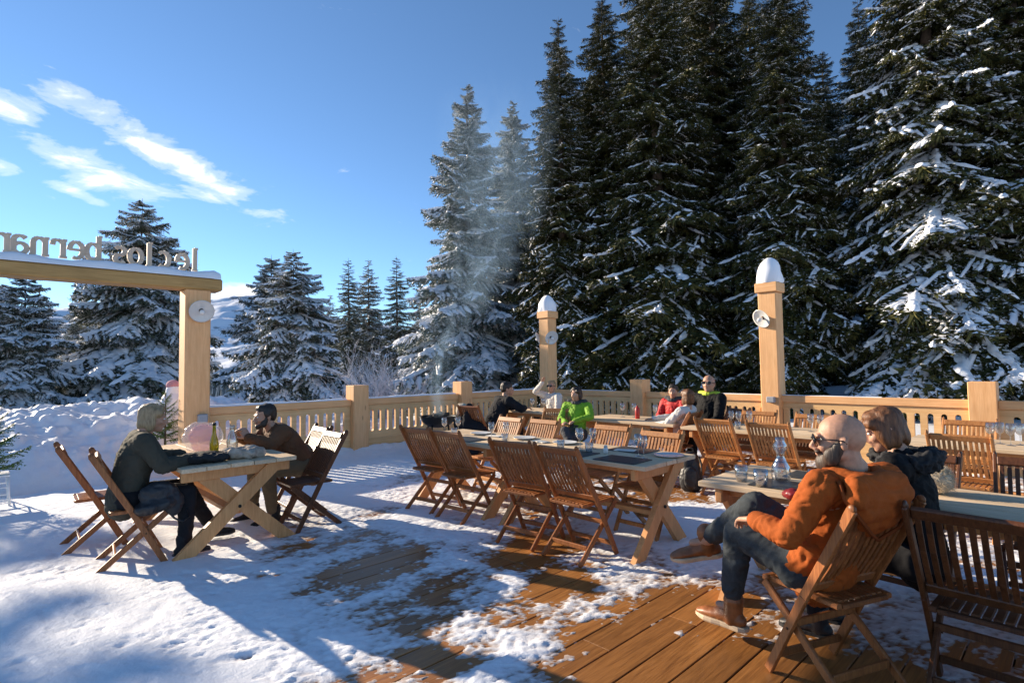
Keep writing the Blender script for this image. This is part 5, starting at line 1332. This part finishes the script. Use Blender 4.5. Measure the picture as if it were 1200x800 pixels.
mb = MB(); mb.ell((0, 0, .155), (.08, .125, .11), None, 26, 16); mb.ell((0, 0, .05), (.07, .10, .05), None, 18, 10)
remesh(mb, 'pink_lining', MT['pink'], .012, 3, pk, folds(.014, 8, 3))
mb = MB(); mb.ell((0, 0, .152), (.11, .175, .145), None, 26, 16); mb.ell((0, 0, .06), (.10, .14, .06), None, 18, 10)
remesh(mb, 'clear_wrap', MT['film'], .014, 2, pk, folds(.022, 9, 6))
mb = MB(); mb.ell((0, 0, .045), (.13, .19, .05)); mb.ell((.06, .08, .04), (.09, .12, .04)); mb.ell((-.03, -.12, .03), (.08, .10, .035))
o = remesh(mb, 'black_hat', MT['black_cloth'], .012, 3, None, folds(.014, 9, 2)); o.location = (-5.34, 1.42, TT_ - .004); tag(o, 'crumpled black knitted hat on the picnic table', 'hat')
mb = MB()
r_ = random.Random(6)
for k in range(9): mb.cap((r_.uniform(-.12, .12), r_.uniform(-.20, .22), .035), (r_.uniform(-.12, .12), r_.uniform(-.20, .22), .055), .045, .04)
o = remesh(mb, 'beige_scarf', MT['beige_cloth'], .012, 2, None, folds(.020, 10, 4)); o.location = (-5.36, 1.74, TT_ + .004); tag(o, 'bundled beige scarf beside the black hat on the picnic table', 'scarf')
# black bag hanging at the woman's chair
mb = MB(); mb.cap((0, -.02, .10), (0, .10, .12), .10, .09, .6, (1, 0, 0)); mb.ell((0, .05, .20), (.06, .14, .09)); mb.ell((0, .16, .10), (.05, .07, .10))
bg_ = remesh(mb, 'black_shoulder_bag', MT['black_nylon'], .012, 2, None, folds(.014, 10, 7)); bg_.location = (-5.24, 1.03, .37); tag(bg_, 'shiny black bag slung at the seat of the woman in olive', 'bag')
MB().tube([(0, .10, .06), (.02, .16, -.02), (.0, .22, -.06), (.0, .27, -.03), (0, .25, .05)], .008, 8).build('strap', MT['black_nylon'], bg_)
# backpack under the second-row chair
bp = thing('backpack', 'black backpack on the deck beside the orange-brown slatted chair', 'backpack', (-3.42, 6.30, .01), .5)
mb = MB(); mb.cap((0, 0, .13), (0, .02, .36), .13, .11, .62, (1, 0, 0)); mb.cap((0, 0, .10), (0, 0, .16), .14, .14, .62, (1, 0, 0))
remesh(mb, 'body', MT['black_nylon'], .012, 3, bp, folds(.008, 9, 1))
mb = MB(); mb.cap((0, -.10, .12), (0, -.10, .22), .085, .085, .5, (1, 0, 0)); remesh(mb, 'pocket', MT['black_nylon'], .012, 3, bp, folds(.006, 9, 2))
MB().tube([(-.04, 0, .46), (-.03, 0, .51), (.03, 0, .51), (.04, 0, .46)], .009, 8).build('handle', MT['black_nylon'], bp)
MB().tube([(.10, .08, .40), (.13, .12, .30), (.13, .10, .14), (.10, .07, .06)], .014, 8).build('strap', MT['grey_cloth'], bp)
# cream fluffy hat
r = np.random.default_rng(8); V_ = []; F_ = []
for k in range(2600):
    n = r.normal(size=3); n /= np.linalg.norm(n); n[2] = n[2] if n[2] > -.6 else -n[2]; b = n * np.array([.082, .082, .075]); d = n + r.normal(size=3) * .35 + np.array([0, 0, -.15]); d /= np.linalg.norm(d)
    t = np.cross(d, r.normal(size=3)); t /= np.linalg.norm(t); L_ = r.uniform(.018, .042); V_ += [b - t * .0013, b + t * .0013, b + d * L_]; F_.append((3 * k, 3 * k + 1, 3 * k + 2))
hat = thing('fluffy_hat', 'round cream fluffy fur hat on the table beside the black coated woman', 'hat', (-.66, 4.12, TT_ + .075))
from_np('fur', V_, F_, MT['cream_fur'], hat); MB().ell((0, 0, 0), (.088, .088, .078), None, 20, 14).build('crown', MT['cream_fur'], hat)
# dark red gloves / cloth in the man's lap
mb = MB(); mb.ell((0, 0, 0), (.06, .05, .035)); mb.ell((.06, .02, .005), (.05, .045, .03)); mb.ell((-.04, .03, -.01), (.04, .04, .03))
o = remesh(mb, 'red_gloves', simple('dark_red_leather', (.20, .018, .018), .3, var=.3), .008, 2, None, folds(.006, 14, 4)); o.location = (-1.20, 3.40, .785); tag(o, 'dark red leather gloves held in the lap of the man in orange', 'gloves')
# black coats by the balustrade
mb = MB(); mb.cap((0, 0, .55), (0, 0, .84), .18, .10, .6, (0, 1, 0)); mb.cap((-.15, 0, .60), (.20, .02, .52), .15, .14); mb.cap((0, 0, .55), (.05, 0, .10), .15, .16)
o = remesh(mb, 'black_coat', MT['black_wool'], .016, 3, None, folds(.020, 6, 4)); o.location = (-7.3, 6.02, 0); o.rotation_euler = (0, 0, .3); tag(o, 'black coat heaped over a chair back left of the black coated person', 'coat')
mb = MB(); mb.ell((-.14, 0, .88), (.10, .08, .06)); mb.ell((-.22, .02, .80), (.05, .07, .10)); c_ = remesh(mb, 'fur_lining', MT['cream_fur'], .014, 1, o, lambda p: .015 * noise3(p, 22, 1.0))
chair(-7.22, 6.16, 10, 'chair buried under the heaped black coat near the left balustrade', 'teak')
# brazier with smoke
bz = thing('brazier', 'low black metal brazier smoking in front of the left balustrade', 'brazier', (-7.95, 5.85, 0))
MB().lathe([(.02, .50), (.16, .52), (.27, .60), (.32, .70), (.335, .705), (.30, .68), (.2, .60), (0, .57)], (0, 0, 0), 26).build('bowl', MT['black_metal'], bz)
for a in range(4): MB().tube([(.20 * math.cos(a * PI / 2 + .4), .20 * math.sin(a * PI / 2 + .4), .56), (.28 * math.cos(a * PI / 2 + .4), .28 * math.sin(a * PI / 2 + .4), 0)], .014, 8).build('leg', MT['black_metal'], bz)
mb = MB(); r_ = random.Random(3)
for k in range(8):
    a = r_.uniform(0, PI); c = Vector((r_.uniform(-.1, .1), r_.uniform(-.1, .1), .66 + .03 * (k % 3))); d = Vector((math.cos(a), math.sin(a), r_.uniform(-.1, .25))) * .15; mb.tube([c - d, c + d], [.035, .03], 8)
mb.build('logs', MT['bark'], bz)
# smoke: drifting plume
def plume():
    mb = MB(); n = 20; pts_ = [(0, 0, .68), (0, 0, 1.2), (.05, .05, 2.0), (.5, .5, 3.0), (.8, .8, 4.2), (.8, .8, 5.6), (.8, .8, 6.8)]; rs = [.14, .26, .50, .85, 1.05, 1.15, 1.1]
    mb.tube(pts_, rs, n, True, True); return mb
ms, nts, bs = mat('smoke'); nts.nodes.remove(bs); out = [n for n in nts.nodes if n.type == 'OUTPUT_MATERIAL'][0]
pv = nts.nodes.new('ShaderNodeVolumePrincipled'); nts.links.new(pv.outputs[0], out.inputs['Volume'])
vv = mapped(nts, (1, 1, .45)); n1 = noise_tex(nts, 1.5, vv, 5, .6, 1.6); n1.inputs['Detail'].default_value = 4
sp = nts.nodes.new('ShaderNodeSeparateXYZ'); tcs = nts.nodes.new('ShaderNodeTexCoord'); nts.links.new(tcs.outputs['Object'], sp.inputs[0])
# density thins upwards and towards the plume's skin
fade = ramp(nts, [(0.07, (.8, .8, .8)), (.16, (.38, .38, .38)), (.25, (.17, .17, .17)), (.33, (.24, .24, .24)), (.48, (.14, .14, .14)), (.74, (0, 0, 0))]); nts.links.new(mathn(nts, 'DIVIDE', sp.outputs[2], 9.0), fade.inputs[0])
cx_ = ramp(nts, [(0, (0, 0, 0)), (.13, (.0, .0, .0)), (.22, (.05, .05, .05)), (.33, (.50, .50, .50)), (.47, (.8, .8, .8)), (1, (.8, .8, .8))]); nts.links.new(mathn(nts, 'DIVIDE', sp.outputs[2], 9.0), cx_.inputs[0])
dx = mathn(nts, 'SUBTRACT', sp.outputs[0], cx_.outputs[0]); dy = mathn(nts, 'SUBTRACT', sp.outputs[1], cx_.outputs[0])
rad = mathn(nts, 'MULTIPLY_ADD', sp.outputs[2], .22, -.02)
rr_ = mathn(nts, 'DIVIDE', mathn(nts, 'SQRT', mathn(nts, 'ADD', mathn(nts, 'MULTIPLY', dx, dx), mathn(nts, 'MULTIPLY', dy, dy))), rad)
rim = mathn(nts, 'SUBTRACT', 1.0, rr_, clamp=True)
nn = mathn(nts, 'MULTIPLY_ADD', n1.outputs[0], 5.5, -2.3, clamp=True)
den = mathn(nts, 'MULTIPLY', mathn(nts, 'MULTIPLY', mathn(nts, 'MULTIPLY', fade.outputs[0], rim), nn), 4.2)
nts.links.new(den, pv.inputs['Density']); pv.inputs['Color'].default_value = (.50, .74, 1.0, 1); pv.inputs['Anisotropy'].default_value = .2
sm = plume().build('smoke', ms); sm.location = (-7.95, 5.85, 0); tag(sm, 'thin blue-white smoke drifting up from the brazier', 'smoke', None, 'stuff')
ms.cycles.volume_sampling = 'EQUIANGULAR' if hasattr(ms.cycles, 'volume_sampling') else None
scene.cycles.volume_step_rate = 3.0; scene.cycles.volume_max_steps = 64; scene.cycles.volume_bounces = 0
# snow figure with a pink hat beyond the gateway
sf = thing('snow_figure', 'small snow figure with a pink hat on the bank beside the gateway post', 'snow figure', (-10.55, 2.36, .62))
mb = MB(); mb.ell((0, 0, .12), (.30, .28, .26)); mb.ell((0, 0, .42), (.19, .18, .20)); mb.ell((0, 0, .62), (.12, .12, .12))
remesh(mb, 'body', MT['treesnow'], .03, 3, sf, lambda p: .02 * noise3(p, 6, 1.0))
MB().ell((0, 0, .70), (.11, .11, .09)).build('hat', simple('pink_wool', (.62, .30, .33), .9), sf)
# white wire stand at the left edge
ws = thing('white_stand', 'white metal plant stand at the left edge of the picture', 'stand', (-8.93, .12, 0))
for sx in (-1, 1):
    for sy in (-1, 1): MB().tube([(sx * .19, sy * .19, 0), (sx * .17, sy * .17, .36)], .012, 8).build('leg', MT['white_metal'], ws)
mb = MB(); mb.box((0, 0, .37), (.38, .38, .02), None, .004)
for z in (.08, .22):
    for s_ in (-1, 1): mb.box((0, s_ * .185, z), (.36, .012, .012)); mb.box((s_ * .185, 0, z + .013), (.012, .36, .012))
mb.build('shelf', MT['white_metal'], ws)
for k_ in glass_p: pass
